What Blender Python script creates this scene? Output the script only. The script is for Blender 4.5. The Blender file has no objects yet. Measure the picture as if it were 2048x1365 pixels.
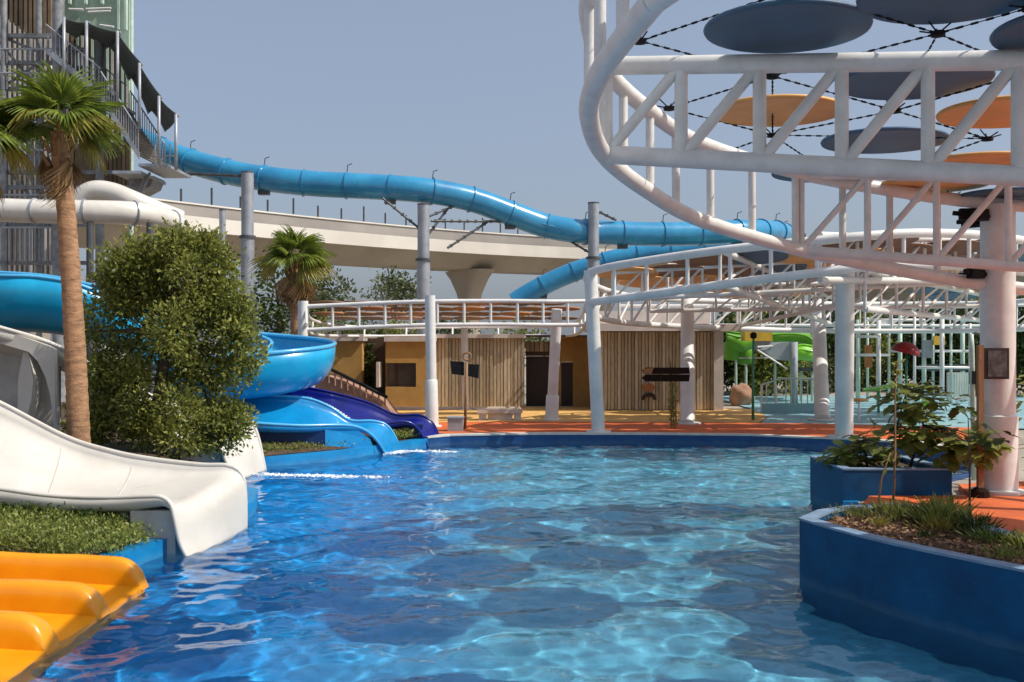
import bpy, bmesh, math, random
import numpy as np
from mathutils import Vector, Matrix, Euler
from mathutils.geometry import tessellate_polygon

sc = bpy.context.scene
C = sc.collection
R = math.radians
random.seed(7)

# ------------------------------------------------------------------ camera, sky, sun, exposure
cam = bpy.data.cameras.new('camera')
cam.sensor_width = 36.0
cam.lens = 36.0 * 2000.0 / 2048.0
cam.clip_end = 3000
cam_o = bpy.data.objects.new('camera', cam)
C.objects.link(cam_o)
cam_o.location = (0, 0, 3)
cam_o.rotation_euler = (math.pi / 2, 0, 0)
sc.camera = cam_o

SUN_EL, SUN_AZ = R(50), R(105)          # azimuth clockwise from +Y
world = bpy.data.worlds.new('World')
sc.world = world
world.use_nodes = True
wn = world.node_tree
bg = wn.nodes['Background']
sky = wn.nodes.new('ShaderNodeTexSky')
sky.sky_type = 'NISHITA'
sky.sun_disc = False
sky.sun_elevation = SUN_EL
sky.sun_rotation = SUN_AZ
sky.dust_density = 4.0
sky.air_density = 1.0
sky.ozone_density = 4.0
# even pale haze veil over the whole sky
hz = wn.nodes.new('ShaderNodeMix'); hz.data_type = 'RGBA'
hz.inputs['Factor'].default_value = 0.5
hz.inputs['B'].default_value = (2.4, 2.68, 3.2, 1)
wn.links.new(sky.outputs[0], hz.inputs['A'])
wn.links.new(hz.outputs['Result'], bg.inputs[0])
bg.inputs[1].default_value = 0.142

sun = bpy.data.lights.new('sun', 'SUN')
sun.energy = 3.7
sun.angle = R(0.5)
sun.color = (1.0, 0.95, 0.86)
sun_o = bpy.data.objects.new('sun', sun)
C.objects.link(sun_o)
sd = Vector((math.sin(SUN_AZ) * math.cos(SUN_EL), math.cos(SUN_AZ) * math.cos(SUN_EL), math.sin(SUN_EL)))
sun_o.rotation_euler = sd.to_track_quat('Z', 'Y').to_euler()
sun.cycles.is_caustics_light = True

vs = sc.view_settings
vs.view_transform = 'Standard'
vs.look = 'None'
vs.exposure = 0.2
vs.gamma = 1.0
sc.cycles.use_denoising = True
sc.cycles.use_adaptive_sampling = True
sc.cycles.adaptive_threshold = 0.02
sc.cycles.max_bounces = 8
sc.cycles.diffuse_bounces = 3
sc.cycles.glossy_bounces = 3
sc.cycles.transmission_bounces = 6
sc.cycles.transparent_max_bounces = 6

# ------------------------------------------------------------------ helpers
def P(px, py, D):
    return Vector(((px - 1024) / 2000.0 * D, D, 3 + (682 - py) / 2000.0 * D))

def wloc(o):
    v = Vector((0, 0, 0))
    while o is not None:
        v = v + o.location
        o = o.parent
    return v

def tag(o, label=None, cat=None, group=None, kind=None):
    if label: o['label'] = label
    if cat: o['category'] = cat
    if group: o['group'] = group
    if kind: o['kind'] = kind
    return o

def thing(name, label, cat, loc=(0, 0, 0), group=None):
    o = bpy.data.objects.new(name, None)
    C.objects.link(o)
    o.location = loc
    o.empty_display_size = 0.2
    return tag(o, label, cat, group)

def link(name, me, parent=None, loc=None, rot=None, scale=None):
    o = bpy.data.objects.new(name, me)
    C.objects.link(o)
    if parent is not None: o.parent = parent
    if loc is not None: o.location = loc
    if rot is not None: o.rotation_euler = rot
    if scale is not None: o.scale = scale
    return o

class MB:
    def __init__(s): s.v = []; s.f = []
    def add(s, v, f):
        n = len(s.v)
        s.v += [tuple(p) for p in v]
        s.f += [tuple(i + n for i in q) for q in f]
        return s
    def box(s, c, size, rz=0.0, ry=0.0, rx=0.0):
        M = Euler((rx, ry, rz)).to_matrix()
        c = Vector(c); hx, hy, hz = size[0] / 2, size[1] / 2, size[2] / 2
        v = [c + M @ Vector((x * hx, y * hy, z * hz)) for x in (-1, 1) for y in (-1, 1) for z in (-1, 1)]
        return s.add(v, [(0, 1, 3, 2), (4, 6, 7, 5), (0, 4, 5, 1), (2, 3, 7, 6), (0, 2, 6, 4), (1, 5, 7, 3)])
    def bbox(s, x0, x1, y0, y1, z0, z1):
        return s.box(((x0 + x1) / 2, (y0 + y1) / 2, (z0 + z1) / 2), (x1 - x0, y1 - y0, z1 - z0))
    def tube(s, pts, r, seg=8, cap=True):
        pts = [Vector(p) for p in pts]
        n = len(pts)
        rs = r if isinstance(r, (list, tuple)) else [r] * n
        t0 = (pts[1] - pts[0]).normalized()
        up = Vector((0, 0, 1)) if abs(t0.z) < 0.9 else Vector((1, 0, 0))
        a = t0.cross(up).normalized()
        v = []
        for i, p in enumerate(pts):
            t = (pts[min(i + 1, n - 1)] - pts[max(i - 1, 0)]).normalized()
            a = (a - t * a.dot(t)).normalized()
            b = t.cross(a)
            for k in range(seg):
                th = 2 * math.pi * k / seg
                v.append(p + (a * math.cos(th) + b * math.sin(th)) * rs[i])
        f = []
        for i in range(n - 1):
            for k in range(seg):
                k2 = (k + 1) % seg
                f.append((i * seg + k, i * seg + k2, (i + 1) * seg + k2, (i + 1) * seg + k))
        if cap:
            f.append(tuple(range(seg))[::-1])
            f.append(tuple((n - 1) * seg + k for k in range(seg)))
        return s.add(v, f)
    def lathe(s, c, prof, seg=24, axis=None):
        c = Vector(c)
        M = Matrix.Identity(3) if axis is None else Vector(axis).normalized().to_track_quat('Z', 'Y').to_matrix()
        v = []; f = []
        m = len(prof)
        for k in range(seg):
            th = 2 * math.pi * k / seg
            for (r, z) in prof:
                v.append(c + M @ Vector((r * math.cos(th), r * math.sin(th), z)))
        for k in range(seg):
            k2 = (k + 1) % seg
            for i in range(m - 1):
                f.append((k * m + i, k2 * m + i, k2 * m + i + 1, k * m + i + 1))
        return s.add(v, f)
    def prism(s, poly, z0, z1):
        n = len(poly)
        v = [(p[0], p[1], z0) for p in poly] + [(p[0], p[1], z1) for p in poly]
        tri = tessellate_polygon([[Vector((p[0], p[1], 0)) for p in poly]])
        f = [(a + n, b + n, c + n) for a, b, c in tri] + [(c, b, a) for a, b, c in tri]
        f += [(i, (i + 1) % n, (i + 1) % n + n, i + n) for i in range(n)]
        return s.add(v, f)
    def slab(s, poly, nrm):
        """planar polygon of 3D points given thickness nrm"""
        n = len(poly); nrm = Vector(nrm)
        v = [Vector(p) for p in poly] + [Vector(p) + nrm for p in poly]
        tri = tessellate_polygon([[Vector(p) for p in poly]])
        f = [tuple(t) for t in tri] + [(c + n, b + n, a + n) for a, b, c in tri]
        f += [(i, i + n, (i + 1) % n + n, (i + 1) % n) for i in range(n)]
        return s.add(v, f)
    def build(s, name, m, parent=None, smooth=False, fix=True, auto=None):
        off = wloc(parent) if parent is not None else Vector((0, 0, 0))
        me = bpy.data.meshes.new(name)
        me.from_pydata([(p[0] - off.x, p[1] - off.y, p[2] - off.z) for p in s.v], [], s.f)
        if fix:
            bm = bmesh.new(); bm.from_mesh(me)
            bmesh.ops.remove_doubles(bm, verts=bm.verts, dist=1e-5)
            bmesh.ops.recalc_face_normals(bm, faces=bm.faces)
            bm.to_mesh(me); bm.free()
        if m is not None: me.materials.append(m)
        if smooth:
            me.shade_smooth()
            if auto: me.set_sharp_from_angle(angle=R(auto))
        return link(name, me, parent)

def crom(pts, n):
    """Catmull-Rom through pts (tuples of any length), n samples, by chord length"""
    A = np.array([list(p) for p in pts], float)
    d = np.r_[0, np.cumsum(np.linalg.norm(np.diff(A, axis=0), axis=1) + 1e-6)]
    B = np.vstack([2 * A[0] - A[1], A, 2 * A[-1] - A[-2]])
    out = []
    for s in np.linspace(0, d[-1], n):
        i = min(max(np.searchsorted(d, s, 'right') - 1, 0), len(A) - 2)
        t = (s - d[i]) / max(d[i + 1] - d[i], 1e-9)
        p0, p1, p2, p3 = B[i], B[i + 1], B[i + 2], B[i + 3]
        out.append(0.5 * (2 * p1 + (p2 - p0) * t + (2 * p0 - 5 * p1 + 4 * p2 - p3) * t * t + (3 * p1 - p0 - 3 * p2 + p3) * t ** 3))
    return np.array(out)

# ------------------------------------------------------------------ materials
def nodes(m):
    return m.node_tree.nodes, m.node_tree.links

def mat(name, col, rough=0.5, var=0.12, scale=3.0, bump=0.0, bscale=40.0, metal=0.0, coat=0.0, rand=0.0, hue=None, spec=0.5, streak=None, world=False, line=False):
    m = bpy.data.materials.new(name)
    m.use_nodes = True
    N, L = nodes(m)
    b = N['Principled BSDF']
    b.inputs['Roughness'].default_value = rough
    b.inputs['Metallic'].default_value = metal
    b.inputs['Coat Weight'].default_value = coat
    b.inputs['Coat Roughness'].default_value = 0.08
    b.inputs['Specular IOR Level'].default_value = spec
    if world:
        g = N.new('ShaderNodeNewGeometry'); vec = g.outputs['Position']
    else:
        tc = N.new('ShaderNodeTexCoord'); vec = tc.outputs['Object']
    if streak:
        mp = N.new('ShaderNodeMapping'); mp.inputs['Scale'].default_value = streak
        L.new(vec, mp.inputs[0]); vecs = mp.outputs[0]
    else:
        vecs = vec
    nz = N.new('ShaderNodeTexNoise')
    nz.inputs['Scale'].default_value = scale
    nz.inputs['Detail'].default_value = 5
    nz.inputs['Roughness'].default_value = 0.62
    L.new(vecs, nz.inputs['Vector'])
    mx = N.new('ShaderNodeMix'); mx.data_type = 'RGBA'
    c = Vector(col)
    c2 = Vector(hue) if hue else c * (1 - 2.2 * var)
    mx.inputs['A'].default_value = (*[max(0, x) for x in (c2)], 1)
    mx.inputs['B'].default_value = (*[min(1, x * (1 + var)) for x in c], 1)
    mr = N.new('ShaderNodeMapRange')
    mr.inputs['From Min'].default_value = 0.3; mr.inputs['From Max'].default_value = 0.68
    L.new(nz.outputs['Fac'], mr.inputs['Value'])
    L.new(mr.outputs[0], mx.inputs['Factor'])
    colout = mx.outputs['Result']
    if rand > 0:
        oi = N.new('ShaderNodeObjectInfo')
        hv = N.new('ShaderNodeHueSaturation')
        m2 = N.new('ShaderNodeMapRange')
        m2.inputs['To Min'].default_value = 1 - rand; m2.inputs['To Max'].default_value = 1 + rand
        L.new(oi.outputs['Random'], m2.inputs['Value'])
        L.new(m2.outputs[0], hv.inputs['Value'])
        L.new(colout, hv.inputs['Color'])
        colout = hv.outputs[0]
    if line:      # scale and grime left along the water line
        gp = N.new('ShaderNodeNewGeometry'); sx = N.new('ShaderNodeSeparateXYZ'); L.new(gp.outputs['Position'], sx.inputs[0])
        nl = N.new('ShaderNodeTexNoise'); nl.inputs['Scale'].default_value = 3.5; nl.inputs['Detail'].default_value = 6
        mpl = N.new('ShaderNodeMapping'); mpl.inputs['Scale'].default_value = (1, 1, 0.25); L.new(gp.outputs['Position'], mpl.inputs[0]); L.new(mpl.outputs[0], nl.inputs['Vector'])
        ma = N.new('ShaderNodeMath'); ma.operation = 'MULTIPLY_ADD'; ma.inputs[1].default_value = -0.24; L.new(nl.outputs['Fac'], ma.inputs[0]); L.new(sx.outputs['Z'], ma.inputs[2])
        ml = N.new('ShaderNodeMapRange'); ml.inputs['From Min'].default_value = 0.0; ml.inputs['From Max'].default_value = -0.1; ml.inputs['To Min'].default_value = 0.0; ml.inputs['To Max'].default_value = 0.18
        L.new(ma.outputs[0], ml.inputs['Value'])
        mg = N.new('ShaderNodeMix'); mg.data_type = 'RGBA'; mg.inputs['B'].default_value = (0.16, 0.25, 0.27, 1)
        L.new(ml.outputs[0], mg.inputs['Factor']); L.new(colout, mg.inputs['A']); colout = mg.outputs['Result']
    L.new(colout, b.inputs['Base Color'])
    rr = N.new('ShaderNodeMapRange')
    rr.inputs['To Min'].default_value = max(0.03, rough - 0.1); rr.inputs['To Max'].default_value = min(1, rough + 0.12)
    L.new(nz.outputs['Fac'], rr.inputs['Value'])
    L.new(rr.outputs[0], b.inputs['Roughness'])
    if bump > 0:
        nb = N.new('ShaderNodeTexNoise'); nb.inputs['Scale'].default_value = bscale; nb.inputs['Detail'].default_value = 4
        L.new(vecs, nb.inputs['Vector'])
        bp = N.new('ShaderNodeBump'); bp.inputs['Strength'].default_value = bump; bp.inputs['Distance'].default_value = 0.02
        L.new(nb.outputs['Fac'], bp.inputs['Height'])
        L.new(bp.outputs[0], b.inputs['Normal'])
    return m

def leafmat(name, c1, c2, trans=0.35, rough=0.45):
    m = bpy.data.materials.new(name)
    m.use_nodes = True
    N, L = nodes(m)
    b = N['Principled BSDF']; out = N['Material Output']
    b.inputs['Roughness'].default_value = rough
    b.inputs['Specular IOR Level'].default_value = 0.35
    g = N.new('ShaderNodeNewGeometry')
    nz = N.new('ShaderNodeTexNoise'); nz.inputs['Scale'].default_value = 1.6; nz.inputs['Detail'].default_value = 3
    L.new(g.outputs['Position'], nz.inputs['Vector'])
    ad = N.new('ShaderNodeMath'); ad.operation = 'ADD'
    L.new(g.outputs['Random Per Island'], ad.inputs[0]); L.new(nz.outputs['Fac'], ad.inputs[1])
    mr = N.new('ShaderNodeMapRange'); mr.inputs['From Min'].default_value = 0.35; mr.inputs['From Max'].default_value = 1.3
    L.new(ad.outputs[0], mr.inputs['Value'])
    mx = N.new('ShaderNodeMix'); mx.data_type = 'RGBA'
    mx.inputs['A'].default_value = (*c1, 1); mx.inputs['B'].default_value = (*c2, 1)
    L.new(mr.outputs[0], mx.inputs['Factor'])
    L.new(mx.outputs['Result'], b.inputs['Base Color'])
    t = N.new('ShaderNodeBsdfTranslucent')
    L.new(mx.outputs['Result'], t.inputs['Color'])
    ms = N.new('ShaderNodeMixShader'); ms.inputs[0].default_value = trans
    L.new(b.outputs[0], ms.inputs[1]); L.new(t.outputs[0], ms.inputs[2])
    L.new(ms.outputs[0], out.inputs['Surface'])
    return m

M = {}
M['white'] = mat('white_paint', (0.74, 0.73, 0.69), 0.42, 0.05, 3.5, hue=(0.64, 0.62, 0.58), bump=0.05)
M['white_far'] = mat('white_steel', (0.74, 0.72, 0.68), 0.45, 0.06, 1.2, hue=(0.6, 0.58, 0.55))
M['steel'] = mat('galvanised_steel', (0.36, 0.38, 0.41), 0.45, 0.12, 2.0, metal=0.3, bump=0.08)
M['darksteel'] = mat('dark_steel', (0.075, 0.08, 0.085), 0.5, 0.2, 3.0)
M['black'] = mat('black_fitting', (0.014, 0.014, 0.015), 0.8, 0.2, 6.0, spec=0.2)
M['tube_blue'] = mat('tube_blue_fibreglass', (0.035, 0.29, 0.5), 0.25, 0.08, 0.7, coat=0.4, hue=(0.02, 0.2, 0.4), bump=0.03, bscale=4)
M['slide_blue'] = mat('slide_blue_fibreglass', (0.003, 0.36, 0.62), 0.28, 0.06, 1.0, coat=0.4, hue=(0.003, 0.27, 0.52), bump=0.04, bscale=6)
M['slide_inner'] = mat('slide_mid_blue', (0.005, 0.25, 0.56), 0.28, 0.08, 1.5, coat=0.4, bump=0.04, bscale=6)
M['slide_navy'] = mat('slide_navy', (0.002, 0.008, 0.2), 0.3, 0.12, 1.5, coat=0.3, hue=(0.002, 0.005, 0.12), bump=0.04, bscale=6)
M['navy_skirt'] = mat('navy_skirt', (0.004, 0.025, 0.11), 0.45, 0.15, 1.5)
M['rim_blue'] = mat('rim_blue', (0.08, 0.42, 0.72), 0.25, 0.06, 2.0, coat=0.4)
M['white_slide'] = mat('white_fibreglass', (0.68, 0.645, 0.58), 0.3, 0.05, 1.2, coat=0.25, hue=(0.6, 0.56, 0.49), bump=0.03, bscale=5)
M['concrete'] = mat('support_concrete', (0.5, 0.47, 0.42), 0.8, 0.1, 2.5, bump=0.25, bscale=18)
M['yellow'] = mat('yellow_fibreglass', (0.83, 0.34, 0.004), 0.3, 0.05, 1.6, coat=0.3, hue=(0.76, 0.27, 0.003), bump=0.03, bscale=5)
M['planter_blue'] = mat('planter_navy_render', (0.002, 0.08, 0.19), 0.6, 0.12, 2.2, hue=(0.001, 0.048, 0.13), bump=0.16, bscale=26, spec=0.3, line=True)
M['coping'] = mat('planter_coping', (0.2, 0.3, 0.42), 0.6, 0.12, 4.0, bump=0.2)
M['pool_wall'] = mat('pool_wall_blue', (0.008, 0.25, 0.52), 0.4, 0.1, 2.0, hue=(0.006, 0.17, 0.4), bump=0.06, line=True)
M['pool_far_wall'] = mat('pool_wall_shade_blue', (0.006, 0.06, 0.2), 0.4, 0.12, 2.0, bump=0.06, line=True)  # shade on the far wall put into a darker blue
M['pool_coping'] = mat('pool_coping', (0.62, 0.58, 0.52), 0.7, 0.1, 4.0, bump=0.15)
M['soil'] = mat('soil', (0.085, 0.05, 0.03), 0.95, 0.35, 9.0, bump=0.9, bscale=30, hue=(0.03, 0.018, 0.012))
M['bark_mulch'] = mat('mulch', (0.1, 0.055, 0.032), 0.95, 0.4, 14.0, bump=1.0, bscale=40, hue=(0.03, 0.018, 0.012))
M['chip'] = leafmat('mulch_chip', (0.06, 0.03, 0.018), (0.36, 0.21, 0.12), 0.05, 0.9)
M['sand'] = mat('paving_sand', (0.36, 0.31, 0.25), 0.9, 0.12, 0.6, bump=0.25, bscale=12, world=True)
M['orange_deck'] = mat('orange_deck', (0.66, 0.14, 0.03), 0.75, 0.1, 1.2, hue=(0.5, 0.095, 0.022), bump=0.2, bscale=40)
M['yellow_deck'] = mat('yellow_deck', (0.72, 0.42, 0.13), 0.75, 0.1, 1.2, bump=0.2, bscale=40)
M['teal_pad'] = mat('teal_splash_pad', (0.27, 0.44, 0.46), 0.5, 0.12, 0.8, hue=(0.18, 0.36, 0.42), bump=0.15, bscale=40)
M['plank'] = mat('plank_timber', (0.52, 0.42, 0.28), 0.7, 0.14, 2.0, rand=0.3, streak=(14, 14, 1.2), hue=(0.33, 0.26, 0.17), bump=0.3, bscale=16)
M['ochre'] = mat('ochre_render', (0.52, 0.29, 0.08), 0.8, 0.08, 1.6, hue=(0.4, 0.22, 0.06), bump=0.2, bscale=22)
M['fascia'] = mat('fascia', (0.6, 0.52, 0.46), 0.7, 0.08, 2.0, bump=0.1)
M['door'] = mat('dark_door', (0.03, 0.012, 0.008), 0.45, 0.2, 3.0)
M['shadow_in'] = mat('dark_timber_and_shade', (0.09, 0.05, 0.025), 0.7, 0.25, 3.0)  # timber brown, also used to paint in the shade of recesses
M['glass_dim'] = mat('window_pane', (0.12, 0.1, 0.08), 0.12, 0.1, 2.0, spec=0.7)
M['wood_dark'] = mat('dark_wood_board', (0.03, 0.015, 0.01), 0.9, 0.3, 6.0, spec=0.1, streak=(2, 2, 12), bump=0.3)
M['wood_orange'] = mat('orange_wood', (0.42, 0.16, 0.045), 0.6, 0.2, 6.0, streak=(2, 2, 12), bump=0.2)
M['wood_pole'] = mat('timber_pole', (0.33, 0.17, 0.075), 0.75, 0.2, 3.0, streak=(10, 10, 1), bump=0.3)
M['disc_grey'] = mat('grey_disc_panel', (0.06, 0.13, 0.21), 0.55, 0.1, 1.5, rand=0.15)
M['disc_orange'] = mat('orange_disc_panel', (0.78, 0.4, 0.12), 0.55, 0.08, 1.5, rand=0.1)
M['disc_brown'] = mat('brown_disc_panel', (0.24, 0.12, 0.06), 0.6, 0.15, 1.5, rand=0.25)
M['disc_terra'] = mat('terracotta_disc_panel', (0.42, 0.17, 0.06), 0.6, 0.15, 1.5, rand=0.25)
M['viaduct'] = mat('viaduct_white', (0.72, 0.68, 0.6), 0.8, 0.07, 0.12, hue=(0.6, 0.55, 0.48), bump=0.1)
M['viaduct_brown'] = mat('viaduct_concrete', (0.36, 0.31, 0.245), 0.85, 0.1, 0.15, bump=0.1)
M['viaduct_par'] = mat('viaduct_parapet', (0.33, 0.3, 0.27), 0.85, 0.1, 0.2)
M['tsteel'] = mat('tower_steel', (0.24, 0.25, 0.26), 0.5, 0.2, 3.0)
M['clad'] = mat('tower_cladding', (0.6, 0.56, 0.51), 0.65, 0.15, 0.5, streak=(6, 6, 0.4))
M['louvre'] = mat('brown_louvre', (0.26, 0.185, 0.115), 0.7, 0.2, 1.0, rand=0.2)
M['timber'] = mat('tower_timber', (0.28, 0.2, 0.12), 0.75, 0.2, 1.0, rand=0.2, streak=(8, 8, 0.6))
M['greenglass'] = mat('green_mesh_screen', (0.34, 0.45, 0.36), 0.5, 0.2, 0.8, hue=(0.2, 0.28, 0.2))
M['sail'] = mat('dark_shade_sail', (0.09, 0.105, 0.1), 0.85, 0.15, 1.5)
M['tread'] = mat('stair_tread', (0.2, 0.165, 0.12), 0.7, 0.2, 2.0, rand=0.15)
M['trunk'] = mat('palm_trunk', (0.4, 0.22, 0.115), 0.9, 0.25, 5.0, bump=0.9, bscale=22, hue=(0.2, 0.11, 0.055), streak=(1, 1, 3.5))
M['bark'] = mat('bark', (0.12, 0.085, 0.055), 0.9, 0.25, 8.0, bump=0.8, bscale=25)
M['rock'] = mat('rock', (0.36, 0.2, 0.12), 0.9, 0.2, 2.0, bump=0.6, bscale=8)
M['stone_pink'] = mat('pink_stone', (0.42, 0.24, 0.17), 0.85, 0.2, 3.0, bump=0.4, bscale=10)
M['red'] = mat('red_fibreglass', (0.27, 0.008, 0.012), 0.4, 0.15, 4.0)
M['lime'] = mat('lime_fibreglass', (0.22, 0.58, 0.02), 0.35, 0.1, 3.0, coat=0.3)
M['green_roof'] = mat('green_roof_panel', (0.13, 0.36, 0.015), 0.45, 0.12, 1.5)
M['green_pole'] = mat('green_pole', (0.05, 0.24, 0.13), 0.45, 0.1, 3.0)
M['mint'] = mat('mint_pole', (0.5, 0.62, 0.52), 0.45, 0.1, 2.0)
M['sign_yellow'] = mat('yellow_sign', (0.6, 0.38, 0.03), 0.5, 0.1, 2.0)
M['grey_box'] = mat('grey_box', (0.3, 0.33, 0.34), 0.6, 0.1, 3.0)
M['foam'] = mat('foam', (0.85, 0.88, 0.9), 0.6, 0.03, 5.0)
M['leaf_bush'] = leafmat('bush_leaf', (0.035, 0.065, 0.012), (0.35, 0.36, 0.08), 0.42)
M['leaf_hedge'] = leafmat('hedge_leaf', (0.07, 0.11, 0.02), (0.33, 0.36, 0.09), 0.4)
M['leaf_palm'] = leafmat('palm_leaf', (0.07, 0.13, 0.014), (0.26, 0.31, 0.05), 0.4)
M['leaf_palmy'] = leafmat('palm_leaf_old', (0.2, 0.2, 0.03), (0.34, 0.28, 0.06), 0.3)
M['leaf_dead'] = leafmat('palm_leaf_dead', (0.2, 0.11, 0.045), (0.4, 0.25, 0.11), 0.2, 0.8)
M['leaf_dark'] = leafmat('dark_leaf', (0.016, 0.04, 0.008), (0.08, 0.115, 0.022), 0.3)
M['leaf_shrub'] = leafmat('shrub_leaf', (0.04, 0.075, 0.014), (0.3, 0.34, 0.08), 0.45)
M['leaf_far'] = leafmat('far_leaf', (0.05, 0.07, 0.03), (0.14, 0.16, 0.07), 0.25)
M['leaf_grass'] = leafmat('grass_leaf', (0.1, 0.14, 0.03), (0.26, 0.26, 0.08), 0.35)

# pool floor: blue tiles on the left, canopy reflection painted in as paler teal elsewhere
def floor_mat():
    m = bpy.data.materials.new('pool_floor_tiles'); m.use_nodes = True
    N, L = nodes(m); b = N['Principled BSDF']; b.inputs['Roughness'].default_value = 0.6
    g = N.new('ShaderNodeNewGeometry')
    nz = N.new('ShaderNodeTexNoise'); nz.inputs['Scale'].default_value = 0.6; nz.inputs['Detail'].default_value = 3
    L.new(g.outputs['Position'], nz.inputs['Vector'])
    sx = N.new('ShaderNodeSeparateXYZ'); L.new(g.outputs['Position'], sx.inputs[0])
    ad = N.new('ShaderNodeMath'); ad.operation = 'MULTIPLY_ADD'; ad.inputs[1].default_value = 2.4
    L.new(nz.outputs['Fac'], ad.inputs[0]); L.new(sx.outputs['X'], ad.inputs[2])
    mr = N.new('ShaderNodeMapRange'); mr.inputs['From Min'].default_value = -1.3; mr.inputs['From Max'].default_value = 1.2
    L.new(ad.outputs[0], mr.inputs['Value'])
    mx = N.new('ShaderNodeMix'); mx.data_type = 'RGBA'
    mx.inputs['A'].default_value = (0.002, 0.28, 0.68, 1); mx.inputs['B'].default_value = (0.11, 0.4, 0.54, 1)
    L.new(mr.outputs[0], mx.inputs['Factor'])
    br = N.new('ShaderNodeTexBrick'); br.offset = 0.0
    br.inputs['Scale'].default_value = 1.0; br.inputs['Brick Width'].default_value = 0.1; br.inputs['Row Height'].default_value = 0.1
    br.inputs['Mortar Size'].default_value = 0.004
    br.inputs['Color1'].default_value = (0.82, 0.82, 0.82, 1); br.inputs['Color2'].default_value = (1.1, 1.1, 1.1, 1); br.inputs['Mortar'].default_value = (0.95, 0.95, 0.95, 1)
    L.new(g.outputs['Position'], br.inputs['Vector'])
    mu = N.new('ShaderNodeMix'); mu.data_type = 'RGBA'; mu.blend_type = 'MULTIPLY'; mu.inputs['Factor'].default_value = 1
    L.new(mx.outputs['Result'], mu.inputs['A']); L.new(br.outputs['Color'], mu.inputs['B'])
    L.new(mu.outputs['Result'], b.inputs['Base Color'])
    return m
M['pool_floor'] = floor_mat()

def water_mat():
    m = bpy.data.materials.new('pool_water'); m.use_nodes = True
    N, L = nodes(m); N.clear()
    out = N.new('ShaderNodeOutputMaterial')
    g = N.new('ShaderNodeBsdfGlass'); g.inputs['IOR'].default_value = 1.33; g.inputs['Roughness'].default_value = 0.0
    g.inputs['Color'].default_value = (0.95, 0.99, 1, 1)
    gp = N.new('ShaderNodeNewGeometry')
    nz = N.new('ShaderNodeTexNoise'); nz.inputs['Scale'].default_value = 7.0; nz.inputs['Detail'].default_value = 3
    L.new(gp.outputs['Position'], nz.inputs['Vector'])
    bp = N.new('ShaderNodeBump'); bp.inputs['Strength'].default_value = 0.3; bp.inputs['Distance'].default_value = 0.012
    L.new(nz.outputs['Fac'], bp.inputs['Height']); L.new(bp.outputs[0], g.inputs['Normal'])
    L.new(g.outputs[0], out.inputs['Surface'])
    return m
M['water'] = water_mat()

# ------------------------------------------------------------------ the setting: ground, pool, water, decks
POOL = [(-7.7, -8), (-7.7, 5), (-7.7, 12.3), (-5.3, 12.3), (-5.05, 13.1), (-4.75, 14.4), (-4.6, 15.6), (-4.45, 17.3), (-4.75, 18.7), (-6.3, 20.4),
        (-6.55, 22.2), (-5.9, 23.7), (-5.2, 24.4), (-4.1, 25.5), (-3.35, 26.9), (-2.95, 27.5), (-2.4, 28.4), (-1.8, 29.0), (-0.2, 29.35),
        (2, 29.45), (4.1, 29.4), (6.9, 29.1), (9.3, 27.9), (10.8, 26.9), (11.2, 24.5), (9.8, 21.2), (7.9, 19.3), (5.8, 19.2), (5.8, 17.5),
        (5.2, 15.8), (4.5, 13.9), (3.66, 12.45), (3.98, 11.5), (4.36, 10.75), (5.0, 9.7), (6.0, 8.1), (7.1, 6.0), (7.8, 2.5), (8.0, -8)]
pool_s = [Vector((p[0], p[1], 0)) for p in POOL]
GZ = 0.22

def sheet(name, outer, holes, z, m, kind='structure'):
    loops = [[Vector((p[0], p[1], 0)) for p in outer]] + [[Vector((p[0], p[1], 0)) for p in h] for h in holes]
    tri = tessellate_polygon(loops)
    vs_ = [(p.x, p.y, z) for l in loops for p in l]
    mb = MB(); mb.add(vs_, [tuple(t) for t in tri])
    o = mb.build(name, m, None, fix=False)
    me = o.data
    bm = bmesh.new(); bm.from_mesh(me)
    for f in bm.faces:
        f.normal_update()
        if f.normal.z < 0: f.normal_flip()
    bm.to_mesh(me); bm.free()
    if kind: o['kind'] = kind
    return o

def offset(poly, d):
    """crude outward offset of a closed polygon by d"""
    n = len(poly); out = []
    area = sum(poly[i][0] * poly[(i + 1) % n][1] - poly[(i + 1) % n][0] * poly[i][1] for i in range(n))
    sg = 1 if area > 0 else -1
    for i in range(n):
        a, b, c = Vector(poly[i - 1]), Vector(poly[i]), Vector(poly[(i + 1) % n])
        n1 = Vector(((b - a).y, -(b - a).x)).normalized() * sg
        n2 = Vector(((c - b).y, -(c - b).x)).normalized() * sg
        nn = (n1 + n2)
        nn = nn.normalized() if nn.length > 1e-6 else n1
        out.append(tuple(b + nn * d / max(0.5, nn.dot(n1))))
    return out

ground = sheet('ground', [(-1500, -200), (1500, -200), (1500, 2500), (-1500, 2500)], [offset(POOL, 0.24)], GZ, M['sand'])
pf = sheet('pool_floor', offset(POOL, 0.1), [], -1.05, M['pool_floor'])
pf.cycles.is_caustics_receiver = True
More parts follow.
